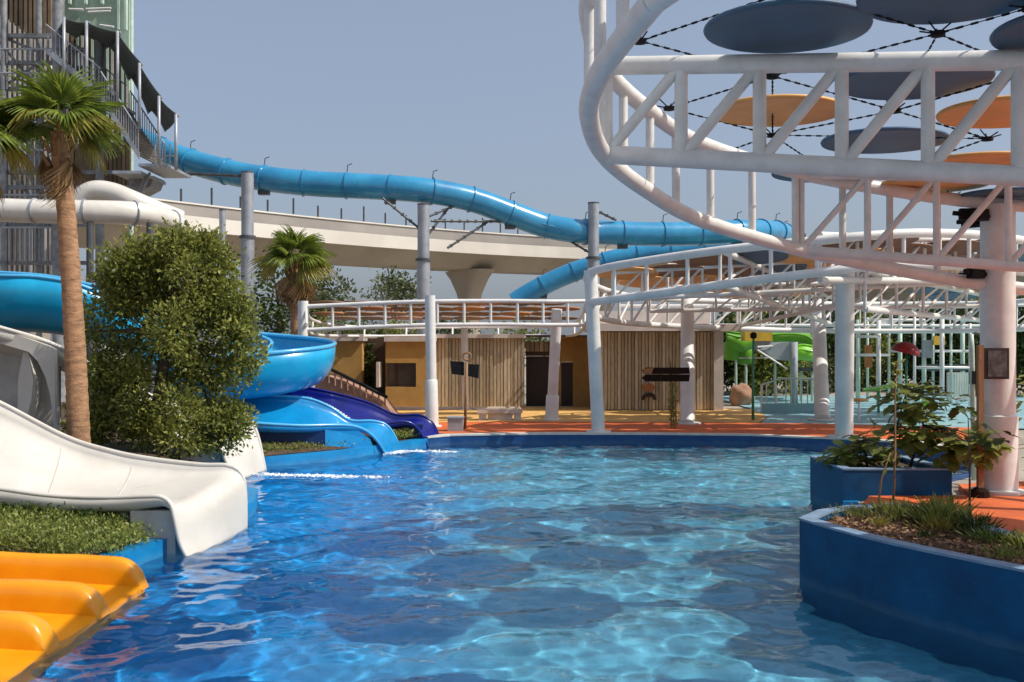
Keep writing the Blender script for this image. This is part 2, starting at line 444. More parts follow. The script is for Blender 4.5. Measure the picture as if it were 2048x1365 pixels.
# pool wall with a proud coping, following the outline
def ring_wall(name, poly, poly2, z0, z1, m, a=0, b=None):
    mb = MB(); n = len(poly); rng = range(a, (b if b is not None else n))
    for i in rng:
        j = (i + 1) % n
        p, q, p2, q2 = poly[i], poly[j], poly2[i], poly2[j]
        mb.add([(*p, z0), (*q, z0), (*q, z1), (*p, z1), (*p2, z1), (*q2, z1), (*p2, z0), (*q2, z0)],
               [(0, 1, 2, 3), (3, 2, 5, 4), (4, 5, 7, 6)])
    return mb.build(name, m, None)
for a_, b_, k_ in ((0, 16, 'pool_wall'), (16, 27, 'pool_far_wall'), (27, None, 'pool_wall')):
    pw = ring_wall('pool_wall', POOL, offset(POOL, 0.25), -1.05, 0.235, M[k_], a_, b_)
    pw['kind'] = 'structure'; pw.cycles.is_caustics_receiver = True
pc = ring_wall('pool_coping', offset(POOL, -0.015), offset(POOL, 0.34), 0.24, 0.285, M['pool_coping'], 16, 25)
pc['kind'] = 'structure'

# water: real small waves, so that the light through them makes its own caustics
def make_water():
    dx = 0.052
    xs = np.arange(-7.8, 11.6, dx); ys = np.arange(1.5, 29.9, dx)
    X, Y = np.meshgrid(xs, ys); Z = np.zeros_like(X)
    rng = np.random.RandomState(11)
    for i in range(100):
        lam = 0.24 * (2.4 / 0.24) ** rng.rand(); k = 2 * math.pi / lam; a = rng.rand() * 2 * math.pi
        A = 0.00128 * (lam / 0.6) ** 0.95
        Z += A * np.sin(k * (X * math.cos(a) + Y * math.sin(a)) + rng.rand() * 6.28)
    # rougher near the slide exits on the left
    amp = 0.95 + 0.12 * np.exp(-((X + 3.6) / 1.6) ** 2)
    Z *= amp
    for (cx, cy, s) in ((-4.0, 14.8, 1.0), (-4.1, 11.2, 0.9), (-4.1, 9.9, 0.9), (-5.2, 23.4, 0.8), (-3.0, 27.0, .7)):
        r = np.hypot(X - cx, (Y - cy))
        Z += 0.012 * s * np.sin(r * 2 * math.pi / 0.34) * np.exp(-r / 0.9)
    ny, nx = X.shape
    V = np.stack([X, Y, Z], -1).reshape(-1, 3)
    I = np.arange(ny * nx).reshape(ny, nx)
    F = np.stack([I[:-1, :-1], I[:-1, 1:], I[1:, 1:], I[1:, :-1]], -1).reshape(-1, 4)
    me = bpy.data.meshes.new('water')
    me.vertices.add(len(V)); me.vertices.foreach_set('co', V.ravel())
    me.loops.add(F.size); me.loops.foreach_set('vertex_index', F.ravel())
    me.polygons.add(len(F)); me.polygons.foreach_set('loop_start', np.arange(0, F.size, 4))
    me.update(calc_edges=True); me.shade_smooth()
    me.materials.append(M['water'])
    o = link('water', me); o['kind'] = 'structure'
    o.cycles.is_caustics_caster = True
    return o
make_water()

# decks beyond and beside the pool
sheet('orange_deck_path', [(-2.4, 29.4), (-0.4, 29.75), (2, 29.82), (4.2, 29.77), (7, 29.46), (9.4, 28.3), (11, 27.3), (14, 27.6), (15, 31.2), (10, 33.0), (5, 33.6), (0, 33.9), (-2.6, 33.5)], [], GZ + 0.06, M['orange_deck'])
sheet('yellow_deck_path', [(-2.6, 33.51), (0, 33.91), (5, 33.61), (8.2, 33.25), (9.2, 36), (9.6, 40), (5, 41.5), (-4, 41.5), (-7, 38), (-4.5, 34)], [], GZ + 0.055, M['yellow_deck'])
sheet('splash_pad', [(8.25, 33.24), (10, 33.01), (15, 31.21), (30, 31), (30, 50), (9.8, 50), (9.62, 40), (9.22, 36)], [], GZ + 0.05, M['teal_pad'])
# raised orange deck round the near column
deck = [(4.75, 13.75), (5.5, 15.9), (6.15, 17.2), (7.9, 17.2), (8.3, 18.6), (10.5, 19.2), (16, 19.5), (16, 2.5), (8.9, 2.5), (8.0, 6.3), (6.6, 8.9), (5.75, 10.5), (5.6, 12.3), (5.4, 13.3)]
mb = MB(); mb.prism(deck, GZ - 0.1, 0.34); o = mb.build('orange_deck_terrace', M['orange_deck'], None); o['kind'] = 'structure'

# planted bank on the left between pool and slides
def bank():
    mb = MB()
    nx, ny = 40, 60
    xs = np.linspace(-26, -4.6, nx); ys = np.linspace(12.35, 42, ny)
    rng = np.random.RandomState(3)
    edge = lambda y: np.interp(y, [10, 12.2, 13.1, 14.4, 17.3, 18.7, 20.4, 22.2, 23.7, 25.5, 26.9, 28.5, 30, 42], [-5.55, -5.55, -5.3, -5.0, -4.7, -5.0, -6.55, -6.8, -6.15, -4.35, -3.6, -2.9, -5, -7])
    v = []; f = []
    for j, y in enumerate(ys):
        e = edge(y)
        for i in range(nx):
            t = i / (nx - 1)
            x = e - (e + 26) * t ** 1.6
            dd = e - x
            hmax = np.interp(y, [12.3, 13.6, 13.9, 16.8, 17.3, 21, 24, 27, 32, 42], [0.3, 0.4, 0.06, 0.06, 0.8, 0.5, 0.4, 0.4, 0.3, 0.3])
            z = GZ + 0.03 + hmax * (1 - math.exp(-dd / 1.2)) + 0.04 * math.sin(x * 2.1 + y * 1.7) * min(1, dd)
            if y > 40.5: z = GZ - 0.05
            v.append((x, y, z))
    for j in range(ny - 1):
        for i in range(nx - 1):
            f.append((j * nx + i, j * nx + i + 1, (j + 1) * nx + i + 1, (j + 1) * nx + i))
    mb.add(v, f)
    o = mb.build('planting_bank', M['soil'], None, smooth=True); o['kind'] = 'structure'
bank()

# ------------------------------------------------------------------ foliage helpers
LEAF4 = np.array([(0, 0, 0), (0.5, 0.42, 0.07), (0, 1, -0.05), (-0.5, 0.42, 0.07)])
def leaf_cloud(name, pts, dirs, size, m, parent=None, seed=0, aspect=0.5, jitter=0.5, extra=None):
    """one small 4-vertex leaf at each point; pts relative to world"""
    rng = np.random.RandomState(seed)
    n = len(pts)
    d = dirs + rng.normal(0, jitter, (n, 3)); d /= np.linalg.norm(d, axis=1)[:, None] + 1e-9
    r = rng.normal(0, 1, (n, 3)); a = np.cross(d, r); a /= np.linalg.norm(a, axis=1)[:, None] + 1e-9
    nn = np.cross(a, d)
    s = size * rng.uniform(0.6, 1.3, n)
    V = (pts[:, None, :] + (LEAF4[None, :, 0, None] * aspect * a[:, None, :] + LEAF4[None, :, 1, None] * d[:, None, :] + LEAF4[None, :, 2, None] * nn[:, None, :]) * s[:, None, None]).reshape(-1, 3)
    off = np.array(wloc(parent)) if parent is not None else np.zeros(3)
    V = V - off
    I = np.arange(n) * 4
    F = np.concatenate([np.stack([I, I + 1, I + 3], 1), np.stack([I + 1, I + 2, I + 3], 1)])
    me = bpy.data.meshes.new(name)
    me.vertices.add(len(V)); me.vertices.foreach_set('co', V.ravel())
    me.loops.add(F.size); me.loops.foreach_set('vertex_index', F.ravel())
    me.polygons.add(len(F)); me.polygons.foreach_set('loop_start', np.arange(0, F.size, 3))
    me.update(calc_edges=True)
    me.materials.append(m)
    return link(name, me, parent)

def blob_points(blobs, n, rng, lo=0.55, clumps=None, cl=0.16):
    """points in the outer shell of ellipsoids, gathered in clumps so that gaps stay open"""
    w = np.array([b[1][0] * b[1][1] + b[1][0] * b[1][2] for b in blobs]); w = w / w.sum()
    k = clumps or n // 18
    idx = rng.choice(len(blobs), k, p=w)
    d = rng.normal(0, 1, (k, 3)); d /= np.linalg.norm(d, axis=1)[:, None]
    rad = (lo + (1.03 - lo) * rng.rand(k) ** 0.6)
    cc = np.array([blobs[i][0] for i in idx]); rr = np.array([blobs[i][1] for i in idx])
    cp = cc + d * rr * rad[:, None]
    which = rng.randint(0, k, n)
    p = cp[which] + rng.normal(0, cl, (n, 3))
    dd = d[which] + np.array([0, 0, 0.25])
    return p, dd

def tree(name, label, base, trunk_pts, r0, blobs, n, size, m, seed, group=None, lo=0.5, cl=0.16, cat='tree', barkm=None, limbs=6):
    t = thing(name, label, cat, base, group)
    rng = np.random.RandomState(seed)
    mb = MB()
    if trunk_pts:
        k = len(trunk_pts)
        mb.tube(trunk_pts, [r0 * (1 - 0.55 * i / (k - 1)) for i in range(k)], 8)
        top = Vector(trunk_pts[-1]); mid = Vector(trunk_pts[k // 2])
        for i in range(min(limbs, len(blobs))):
            c = Vector(blobs[i][0])
            s = mid.lerp(top, rng.rand())
            mb.tube([s, s.lerp(c, 0.5) + Vector((0, 0, 0.08)), c], [r0 * 0.45, r0 * 0.3, r0 * 0.1], 6)
        mb.build('trunk', barkm or M['bark'], t, smooth=True)
    p, d = blob_points([(np.array(b[0]), np.array(b[1])) for b in blobs], n, rng, lo, cl=cl)
    leaf_cloud('crown', p, d, size, m, t, seed)
    return t

# ------------------------------------------------------------------ shade canopies
def truss(t, up, lo, rc, rp, bays, m, n=60, brace=True, seg=12, chords=(True, True), skip=0):
    U = crom(up, n); Lw = crom(lo, n)
    if chords[0]: MB().tube([Vector(p) for p in U], rc, seg).build('upper_chord', m, t, smooth=True, auto=50)
    if chords[1]: MB().tube([Vector(p) for p in Lw], rc, seg).build('lower_chord', m, t, smooth=True, auto=50)
    U2 = crom(up, bays + 1); L2 = crom(lo, bays + 1)
    for i in range(bays + 1):
        a, b = Vector(U2[i]), Vector(L2[i])
        if i >= skip: MB().tube([a, b], rp, 8, cap=False).build('truss_post', m, t, smooth=True)
        if brace and i < bays:
            MB().tube([Vector(L2[i]), Vector(U2[i + 1])], rp * 0.85, 8, cap=False).build('truss_brace', m, t, smooth=True)

def inside(poly, x, y):
    c = False; n = len(poly)
    for i in range(n):
        (x1, y1), (x2, y2) = poly[i], poly[(i + 1) % n]
        if (y1 > y) != (y2 > y) and x < (x2 - x1) * (y - y1) / (y2 - y1) + x1: c = not c
    return c

def edge_dist(poly, x, y):
    p = Vector((x, y)); d = 1e9; n = len(poly)
    for i in range(n):
        a = Vector(poly[i]); b = Vector(poly[(i + 1) % n]); ab = b - a
        t = max(0, min(1, (p - a).dot(ab) / ab.length_squared))
        d = min(d, (a + ab * t - p).length)
    return d

DISC = {}
def disc(t, pos, r, key, nrm):
    if key not in DISC:
        mb = MB()
        mb.lathe((0, 0, 0), [(0, -0.03), (0.5, -0.03), (0.9, -0.028), (0.955, -0.045), (0.985, -0.04), (1.0, 0.0), (0.985, 0.035), (0.9, 0.05), (0.4, 0.07), (0, 0.075)], 40)
        me0 = mb.build('shade_disc', M[key], None, smooth=True)
        me = me0.data; bpy.data.objects.remove(me0)
        DISC[key] = me
    o = link('shade_disc', DISC[key], t)
    o.location = Vector(pos) - wloc(t)
    o.rotation_euler = Vector(nrm).to_track_quat('Z', 'Y').to_euler()
    o.scale = (r, r, 0.7)
    return o

def cable(t, a, b, r=0.011, bead=0.027, step=0.2, m=None):
    a, b = Vector(a), Vector(b); d = (b - a); n = max(2, int(d.length / step)); u = d.normalized()
    mb = MB(); mb.tube([a, b], r, 6)
    for i in range(n):
        c = a + d * ((i + 0.5) / n)
        mb.tube([c - u * step * 0.27, c + u * step * 0.27], bead, 6)
    mb.build('cable', m or M['black'], t)

# --- the near canopy
def Zc(x, y): return 6.5 - 0.1 * (x - 3.16) - 0.09 * (y - 11.5)
def upx(px, py):
    u = (px - 1024) / 2000; v = (682 - py) / 2000
    Y = 4.851 / (v + 0.1 * u + 0.09)
    return Vector((u * Y, Y, Zc(u * Y, Y)))
RING1 = [(1.19, 8.3), (1.0, 9.35), (0.88, 10.3), (0.885, 11.5), (1.2, 13), (1.92, 14.4), (2.97, 15.8), (4.8, 16.9), (6.6, 17.4), (8.3, 17.6),
         (10.4, 17.2), (12.3, 15.8), (13.5, 13.2), (13.4, 10), (12.2, 7.2), (10, 5.4), (7, 4.6), (4.6, 4.8), (2.8, 5.7), (1.75, 7.0)]
def dep(x): return 1.1 + 0.04 * x
can1 = thing('shade_canopy', 'large near white tubular canopy with slate blue and orange discs over the pool', 'canopy', (8.5, 17.5, 0.34), 'white tubular shade canopies')
r1 = RING1 + [RING1[0]]
truss(can1, [(x, y, Zc(x, y)) for x, y in r1], [(x, y, Zc(x, y) - dep(x)) for x, y in r1], 0.115, 0.062, 44, M['white'], n=150, brace=False, seg=14)
# straight cross truss, and a second one behind it
def cross(t, A, B, bays, Zf, df, rc, rp, m):
    def pt(i, low):
        s = i / 6
        x = A[0] + (B[0] - A[0]) * s; y = A[1] + (B[1] - A[1]) * s
        return (x, y, Zf(x, y) - (df(x) if low else 0))
    truss(t, [pt(i, 0) for i in range(7)], [pt(i, 1) for i in range(7)], rc, rp, bays, m, n=14)
cross(can1, (1.22, 12.95), (13.2, 9.2), 13, Zc, dep, 0.12, 0.085, M['white'])
cross(can1, (4.9, 16.95), (13.0, 14.4), 8, Zc, dep, 0.085, 0.06, M['white'])
# supporting column
nc = thing('canopy_column', 'thick white round column carrying the near canopy, with a framed picture on it', 'column', (8.55, 17.6, 0.34), 'white canopy columns')
mb = MB(); mb.lathe((8.55, 17.6, 0.34), [(0, 0), (0.33, 0), (0.33, 1.35), (0.29, 1.37), (0.285, 5.05), (0.0, 5.06)], 32)
mb.build('shaft', M['white'], nc, smooth=True, auto=40)
mb = MB(); mb.lathe((8.55, 17.6, 0.34), [(0, 0), (0.43, 0), (0.43, 0.05), (0.3, 0.07), (0, 0.07)], 32); mb.build('base_plate', M['white'], nc)
for dz, ang in ((4.75, 2.2), (4.85, 3.0), (4.8, 3.7), (3.72, 2.9), (3.8, 3.5)):
    a = Vector((8.55, 17.6, 0.34 + dz)); d = Vector((math.cos(ang), math.sin(ang), 0.1))
    MB().tube([a, a + d * 0.75], 0.045, 6).box(a + d * 0.5, (0.28, 0.14, 0.2), rz=ang).build('bracket', M['black'], nc)
# discs
vis = [((1573, 80), 'disc_grey', .95), ((1905, 14), 'disc_grey', .95), ((2165, 85), 'disc_grey', .92), ((1827, 183), 'disc_grey', .95), ((1556, 242), 'disc_orange', .93),
       ((1768, 300), 'disc_grey', .93), ((2020, 245), 'disc_orange', .93), ((1965, 345), 'disc_orange', .95), ((1868, 384), 'disc_orange', .9), ((1650, 362), 'disc_grey', .9), ((2030, 408), 'disc_grey', .95)]
placed = []
nrm1 = Vector((0.02, 0.0, 1)).normalized()
for (q, key, r) in vis:
    p = upx(*q); placed.append(p.xy.copy()); disc(can1, p + Vector((0, 0, 0.14)), r, key, nrm1)
rnd = random.Random(5)
ringpoly = [(x, y) for x, y in RING1]
i = 0
for j in range(-2, 12):
    for k in range(-2, 10):
        x = 2.3 + k * 2.2 + (j % 2) * 1.1; y = 5.6 + j * 1.9
        if not inside(ringpoly, x, y) or edge_dist(ringpoly, x, y) < 0.75: continue
        if any((Vector((x, y)) - q).length < 1.95 for q in placed): continue
        placed.append(Vector((x, y)))
        key = 'disc_orange' if rnd.random() < (0.55 if y > 13.4 else 0.25) else 'disc_grey'
        disc(can1, (x, y, Zc(x, y) + 0.14), 0.95, key, nrm1)
# cable net with hubs
hubs = {}
for nme, q in dict(a=(1585, 4), b=(1280, 103), c=(1876, 90), d=(1545, 172), e=(1338, 234), f=(1545, 287), g=(1790, 240), h=(2060, 40), i=(2060, 165), j=(1975, 295), k=(1700, 388), l=(1830, 415), m=(1905, 408), n=(1420, 330), o=(1290, -60), p=(2040, -60)).items():
    hubs[nme] = upx(*q) + Vector((0, 0, 0.13))
for e in ('ab', 'ac', 'ch', 'cd', 'db', 'de', 'df', 'dg', 'gc', 'gf', 'ef', 'gi', 'ci', 'gj', 'fj', 'fk', 'jk', 'km', 'fn', 'kl', 'oa', 'pa', 'ob'):
    cable(can1, hubs[e[0]], hubs[e[1]], 0.006, 0.014, 0.15)
for h in hubs.values():
    mb = MB(); mb.lathe(h, [(0, -0.04), (0.08, -0.03), (0.085, 0.02), (0, 0.035)], 10)
    for s in range(5):
        a = s * 1.256; mb.tube([h, h + Vector((0.2 * math.cos(a), 0.2 * math.sin(a), 0.06 + 0.05 * (s % 2)))], 0.01, 5)
    mb.build('cable_hub', M['black'], can1)

# --- second canopy, right of centre behind the near one
can2 = thing('shade_canopy', 'middle white tubular canopy with many orange and dark discs beyond the near column', 'canopy', (2.4, 29.6, GZ), 'white tubular shade canopies')
N2 = [(1180, 545, 605, 29.7), (1230, 532, 598, 28.7), (1400, 506, 575, 27), (1540, 490, 557, 26), (1640, 481, 545, 25.4), (1730, 472, 534, 25.2), (1850, 466, 530, 25.6), (2000, 474, 538, 27), (2150, 500, 560, 31)]
F2 = [(1180, 545, 605, 29.7), (1172, 558, 618, 30.6), (1195, 574, 634, 32.2), (1240, 588, 644, 34.2), (1310, 597, 650, 36.4), (1450, 603, 656, 38.6), (1600, 607, 661, 40), (1800, 608, 662, 41), (2000, 605, 660, 40), (2150, 592, 650, 37.5)]
truss(can2, [P(a, b, d) for a, b, c, d in N2], [P(a, c, d) for a, b, c, d in N2], 0.12, 0.055, 16, M['white_far'], n=60, brace=False)
truss(can2, [P(a, b, d) for a, b, c, d in F2], [P(a, c, d) for a, b, c, d in F2], 0.1, 0.05, 22, M['white_far'], n=60)
for A, B, bays in (((1730, 542, 618, 26.5), (1968, 590, 641, 38), 5), ((1335, 532, 590, 32), (1575, 534, 588, 33), 5), ((1640, 470, 560, 25.5), (1968, 482, 562, 30), 5), ((1440, 500, 568, 26.8), (1680, 602, 655, 40.3), 5)):
    truss(can2, [P(A[0], A[1], A[3]), P(B[0], B[1], B[3])], [P(A[0], A[2], A[3]), P(B[0], B[2], B[3])], 0.09, 0.05, bays, M['white_far'], n=6)
for A, B, bays in (((1225, 545, 600, 30.5), (1900, 505, 566, 29.5), 11), ((1300, 575, 622, 34), (1960, 560, 612, 34), 10), ((1240, 612, 650, 43), (2080, 610, 652, 43), 14), ((1480, 600, 652, 39), (1720, 535, 600, 27), 6)):
    truss(can2, [P(A[0], A[1], A[3]), P(B[0], B[1], B[3])], [P(A[0], A[2], A[3]), P(B[0], B[2], B[3])], 0.07, 0.04, bays, M['white_far'], n=6)
nrm2 = Vector((0.02, 0.12, 1)).normalized()
for j in range(7):
    for k in range(9):
        D = 26.6 + j * 2.1; px = 1270 + k * 98 + (j % 2) * 49 - j * 8
        near = np.interp(px, [a[0] for a in N2], [a[3] for a in N2]); far = np.interp(px, [a[0] for a in F2[2:]], [a[3] for a in F2[2:]])
        if not (near + 1.2 < D < far - 1.0): continue
        s = (D - near) / (far - near)
        py = np.interp(px, [a[0] for a in N2], [a[1] for a in N2]); zn = 3 + (682 - py) / 2000 * near
        pyf = np.interp(px, [a[0] for a in F2[2:]], [a[1] for a in F2[2:]]); zf = 3 + (682 - pyf) / 2000 * far
        z = zn + (zf - zn) * s + 0.12
        key = ('disc_brown', 'disc_orange', 'disc_grey', 'disc_brown', 'disc_orange')[(j * 3 + k * 2) % 5]
        disc(can2, ((px - 1024) / 2000 * D, D, z), 0.98, key, nrm2)

# --- far canopy on the left in front of the building
can3 = thing('shade_canopy', 'low white tubular canopy with brown and orange discs before the ochre building', 'canopy', (-6.5, 33, GZ), 'white tubular shade canopies')
UPN = [(612, 613, 33), (740, 607, 33), (860, 603, 33), (1000, 602, 33.3), (1110, 603, 33.6), (1180, 602, 34)]
truss(can3, [P(a, b, d) for a, b, d in UPN], [P(a, b + 47, d) for a, b, d in UPN], 0.07, 0.05, 11, M['white_far'], n=30, brace=False)
UPF = [(612, 613, 33), (625, 640, 37), (690, 652, 42), (800, 655, 44), (950, 655, 45), (1080, 654, 44), (1150, 646, 40), (1178, 605, 34)]
truss(can3, [P(a, b, d) for a, b, d in UPF], [P(a, b + 17 + (44 - d) * 1.6, d - 0.4) for a, b, d in UPF], 0.06, 0.04, 14, M['white_far'], n=40, brace=False)
for j in range(4):
    for k in range(9):
        D = 34.6 + j * 2.2; s = (D - 33) / 11
        px = 660 + k * 62 + (j % 2) * 31
        if px > 1140: continue
        z = 4.3 + (3.68 - 4.3) * s + 0.1
        key = ('disc_brown', 'disc_terra', 'disc_brown', 'disc_brown', 'disc_terra', 'disc_brown')[(j * 2 + k * 5) % 6]
        disc(can3, ((px - 1024) / 2000 * D, D, z), 0.66, key, Vector((0, 0.055, 1)))

# slender columns of the two far canopies: foot pixel, top pixel, radius
def column(foot, top, r, label, sleeve=0.0, rb=None):
    a, b = Vector(foot), Vector(top)
    t = thing('canopy_column', label, 'column', a, 'white canopy columns')
    MB().tube([a, a.lerp(b, 0.5), b], [rb or r, (rb or r) * .5 + r * .5, r], 20).build('shaft', M['white_far'], t, smooth=True, auto=50)
    if sleeve: MB().tube([a, a.lerp(b, sleeve), a.lerp(b, sleeve + 0.01)], [r * 1.28, r * 1.24, r * 1.05], 20).build('sleeve', M['white_far'], t, smooth=True, auto=50)
    MB().lathe(a, [(0, 0), (r * 1.9, 0), (r * 1.9, 0.04), (0, 0.04)], 20).build('base_plate', M['white_far'], t)
    return t
def foot(px, D, z=GZ + 0.06): return Vector(((px - 1024) / 2000 * D, D, z))
column(foot(606, 33, 0.5), P(606, 602, 33), 0.17, 'white column behind the blue curved slide, left end of the low canopy')
column(foot(864, 31.8), P(860, 591, 31.8), 0.165, 'tall white column with thick sleeve beside the navy slide exit', sleeve=0.35)
column(foot(931, 39.5), P(929, 655, 39.5), 0.14, 'thin white column behind the two black boards')
column(foot(1103, 34.5), P(1114, 618, 34.0), 0.18, 'leaning white column in front of the dark doorway', sleeve=0.22)
column(foot(1197, 29.9), P(1181, 540, 29.7), 0.2, 'white leaning column at the pool edge where the middle canopy starts')
column(foot(1375, 33.0), P(1375, 600, 36.4), 0.24, 'white column in front of the planked wall beside the finger boards')
column(foot(1645, 34.5), P(1636, 608, 39.8), 0.26, 'white column standing by the splash pad railing')
column(foot(1688, 28.3), P(1690, 540, 26.4), 0.25, 'grey white column at the pool corner by the splash pad')

# ------------------------------------------------------------------ slides
def trough(name, t, near, far, depth, m, n=70, k=18, p=0.62, thick=0.04, rim=None, rim_r=0.045, rim_m=None, sides=('near', 'far')):
    A = crom([tuple(v) for v in near], n); B = crom([tuple(v) for v in far], n)
    dp = np.interp(np.linspace(0, 1, n), np.linspace(0, 1, len(depth)), depth)
    mb = MB(); v = []; f = []
    for i in range(n):
        a, b = Vector(A[i]), Vector(B[i])
        for j in range(k + 1):
            s = j / k; al = math.pi * s
            q = a.lerp(b, (1 - math.cos(al)) / 2)
            q.z -= dp[i] * max(0.0, math.sin(al)) ** p
            v.append(q)
    for i in range(n - 1):
        for j in range(k):
            f.append((i * (k + 1) + j, i * (k + 1) + j + 1, (i + 1) * (k + 1) + j + 1, (i + 1) * (k + 1) + j))
    mb.add(v, f)
    o = mb.build(name, m, t, smooth=True)
    sm = o.modifiers.new('thickness', 'SOLIDIFY'); sm.thickness = thick; sm.offset = 0.0
    for s, arr in (('near', A), ('far', B)):
        if s in sides:
            MB().tube([Vector(x) for x in arr], rim_r, 8).build('rim', rim_m or m, o, smooth=True)
    return o
PP = lambda lst: [P(*q) for q in lst]

# white open slide in the foreground
s1 = thing('white_slide', 'wide white open slide ending in the pool beside the low hedge', 'slide', (-5, 15, 0))
near = PP([(-170, 955, 14.2), (0, 978, 14.1), (100, 991, 14.0), (220, 995, 14), (290, 993, 13.95), (322, 994, 13.93), (341, 1008, 13.92), (350, 1040, 13.9), (360, 1085, 13.9), (376, 1118, 13.9)])
far = PP([(-170, 725, 16.5), (0, 805, 16.4), (130, 872, 16.3), (220, 901, 16.2), (300, 917, 16.1), (400, 929, 16), (455, 931, 15.95), (482, 947, 15.93), (490, 985, 15.92), (491, 1062, 15.9)])
trough('flume', s1, near, far, [0.72, 0.6, 0.5, 0.42, 0.38, 0.36, 0.34, 0.3, 0.2, 0.06, 0.03], M['white_slide'], p=0.55, thick=0.05, rim_r=0.035)
def seam(t, near, far, dpts, frac, m, p, n=70, k=18, w=0.012):
    A = crom([tuple(v) for v in near], n); B = crom([tuple(v) for v in far], n); dp = np.interp(np.linspace(0, 1, n), np.linspace(0, 1, len(dpts)), dpts)
    i = int(frac * (n - 1)); a, b = Vector(A[i]), Vector(B[i]); pts = []
    for j in range(k + 1):
        al = math.pi * j / k; q = a.lerp(b, (1 - math.cos(al)) / 2); q.z -= dp[i] * max(0.0, math.sin(al)) ** p - 0.024; pts.append(q)
    MB().tube(pts, w, 6).build('joint', m, t, smooth=True)
for fq in (0.22, 0.42, 0.6):
    seam(s1, near, far, [0.72, 0.6, 0.5, 0.42, 0.38, 0.36, 0.34, 0.3, 0.2, 0.06, 0.03], fq, M['fascia'], 0.55)
MB().bbox(-5.35, -4.72, 14.02, 15.7, -0.4, 0.62).build('support_block', M['concrete'], s1)
MB().bbox(-10, -5.36, 14.25, 14.5, 0.1, 0.66).build('support_wall', M['concrete'], s1)

# second white slide further back
s2 = thing('white_slide', 'second white slide rising to the left behind the palm trunk', 'slide', (-6.2, 22.5, 0))
near = PP([(-120, 622, 20.4), (0, 655, 20.5), (105, 688, 20.8), (200, 742, 21), (300, 830, 21.3), (355, 876, 21.5), (415, 883, 21.6), (437, 893, 21.6), (452, 922, 21.6), (468, 962, 21.6)])
far = PP([(-120, 630, 22.5), (0, 662, 22.5), (105, 694, 22.7), (200, 735, 22.9), (300, 790, 23), (400, 826, 23.1), (460, 820, 23.2), (492, 828, 23.2), (514, 868, 23.2), (531, 946, 23.2)])
trough('flume', s2, near, far, [0.5, 0.5, 0.5, 0.45, 0.4, 0.36, 0.32, 0.25, 0.12, 0.03], M['white_slide'], p=0.55, thick=0.05, rim_r=0.045)
sk = [P(-120, 626, 20.38), P(0, 659, 20.45), P(105, 692, 20.72), P(118, 698, 20.74), P(118, 860, 20.74), P(108, 790, 20.72), P(98, 752, 20.72), P(82, 722, 20.7), P(60, 704, 20.6), P(0, 688, 20.45), P(-120, 665, 20.38)]
MB().slab([(q.x, 20.55, q.z) for q in sk], (0, 0.12, 0)).build('skirt', M['white_slide'], s2)
rec = [P(-120, 640, 21.1), P(118, 690, 21.1), P(118, 880, 21.1), P(-120, 880, 21.1)]
MB().slab([(q.x, 21.1, q.z) for q in rec], (0, 0.1, 0)).build('recessed_wall', M['concrete'], s2)
pl = [P(50, 704, 20.8), P(60, 704, 20.8), P(70, 760, 20.8), P(66, 800, 20.8), P(52, 860, 20.8), P(38, 860, 20.8), P(40, 760, 20.8)]
MB().slab([(q.x, 20.72, q.z) for q in pl], (0, 0.38, 0)).build('support_fin', M['white_slide'], s2)
MB().bbox(-7.2, -6.35, 21.75, 23.0, -0.3, 0.72).build('support_block', M['concrete'], s2)

# blue body slide: upper flume, bowl-like bend, and the exit run
s3 = thing('blue_slide', 'bright blue half pipe slide curving behind the bush and ending in the pool', 'slide', (-7, 26.5, 0))
near = PP([(-140, 548, 25), (0, 551, 25), (80, 554, 25.2), (160, 570, 25.5), (230, 604, 26), (275, 648, 27), (330, 690, 28)])
far = PP([(-140, 540, 27.6), (0, 545, 27.6), (100, 553, 27.6), (190, 572, 27.8), (245, 590, 28), (300, 622, 28.8), (360, 650, 29.8)])
trough('flume', s3, near, far, [1.5, 1.5, 1.45, 1.3, 1.2], M['slide_blue'], p=0.75, rim_r=0.05, rim_m=M['rim_blue'])
cx, cy = -7.3, 27.4
outer = []; inner = []
for a in range(120, -215, -15):
    th = R(a); z = 2.9 + (a) / 90 * 0.3
    outer.append((cx + 2.42 * math.cos(th), cy + 2.1 * math.sin(th), z))
    inner.append((cx + 0.7 * math.cos(th), cy + 0.55 * math.sin(th), z + 0.0))
trough('bend', s3, outer, inner, [1.15] * 6, M['slide_blue'], n=90, p=0.72, rim_r=0.06, rim_m=M['rim_blue'])
near = PP([(420, 838, 24.6), (510, 846, 24.6), (600, 851, 25), (680, 850, 25.6), (718, 855, 26), (743, 870, 26.3), (760, 890, 26.5), (770, 908, 26.7)])
far = PP([(420, 790, 26.5), (520, 790, 26.5), (610, 796, 26.8), (660, 814, 26.9), (700, 840, 27), (745, 842, 27.1), (772, 850, 27.2), (789, 872, 27.3), (801, 904, 27.5)])
ex = trough('exit_flume', s3, near, far, [0.42, 0.4, 0.36, 0.3, 0.22, 0.1, 0.03], M['slide_inner'], p=0.6, rim_r=0.04, rim_m=M['rim_blue'])
sk = [P(420, 846, 24.7), P(510, 852, 24.7), P(600, 858, 25.05), P(650, 858, 25.35), P(650, 905, 25.35), P(420, 905, 24.7)]
MB().slab(sk, (0.03, 0.12, 0)).build('navy_skirt', M['navy_skirt'], s3)
sk = [P(650.5, 858, 25.36), P(690, 857, 25.7), P(718, 862, 26), P(740, 878, 26.25), P(752, 905, 26.4), P(650.5, 905, 25.36)]
MB().slab(sk, (-0.06, 0.12, 0)).build('blue_skirt', M['slide_inner'], s3)

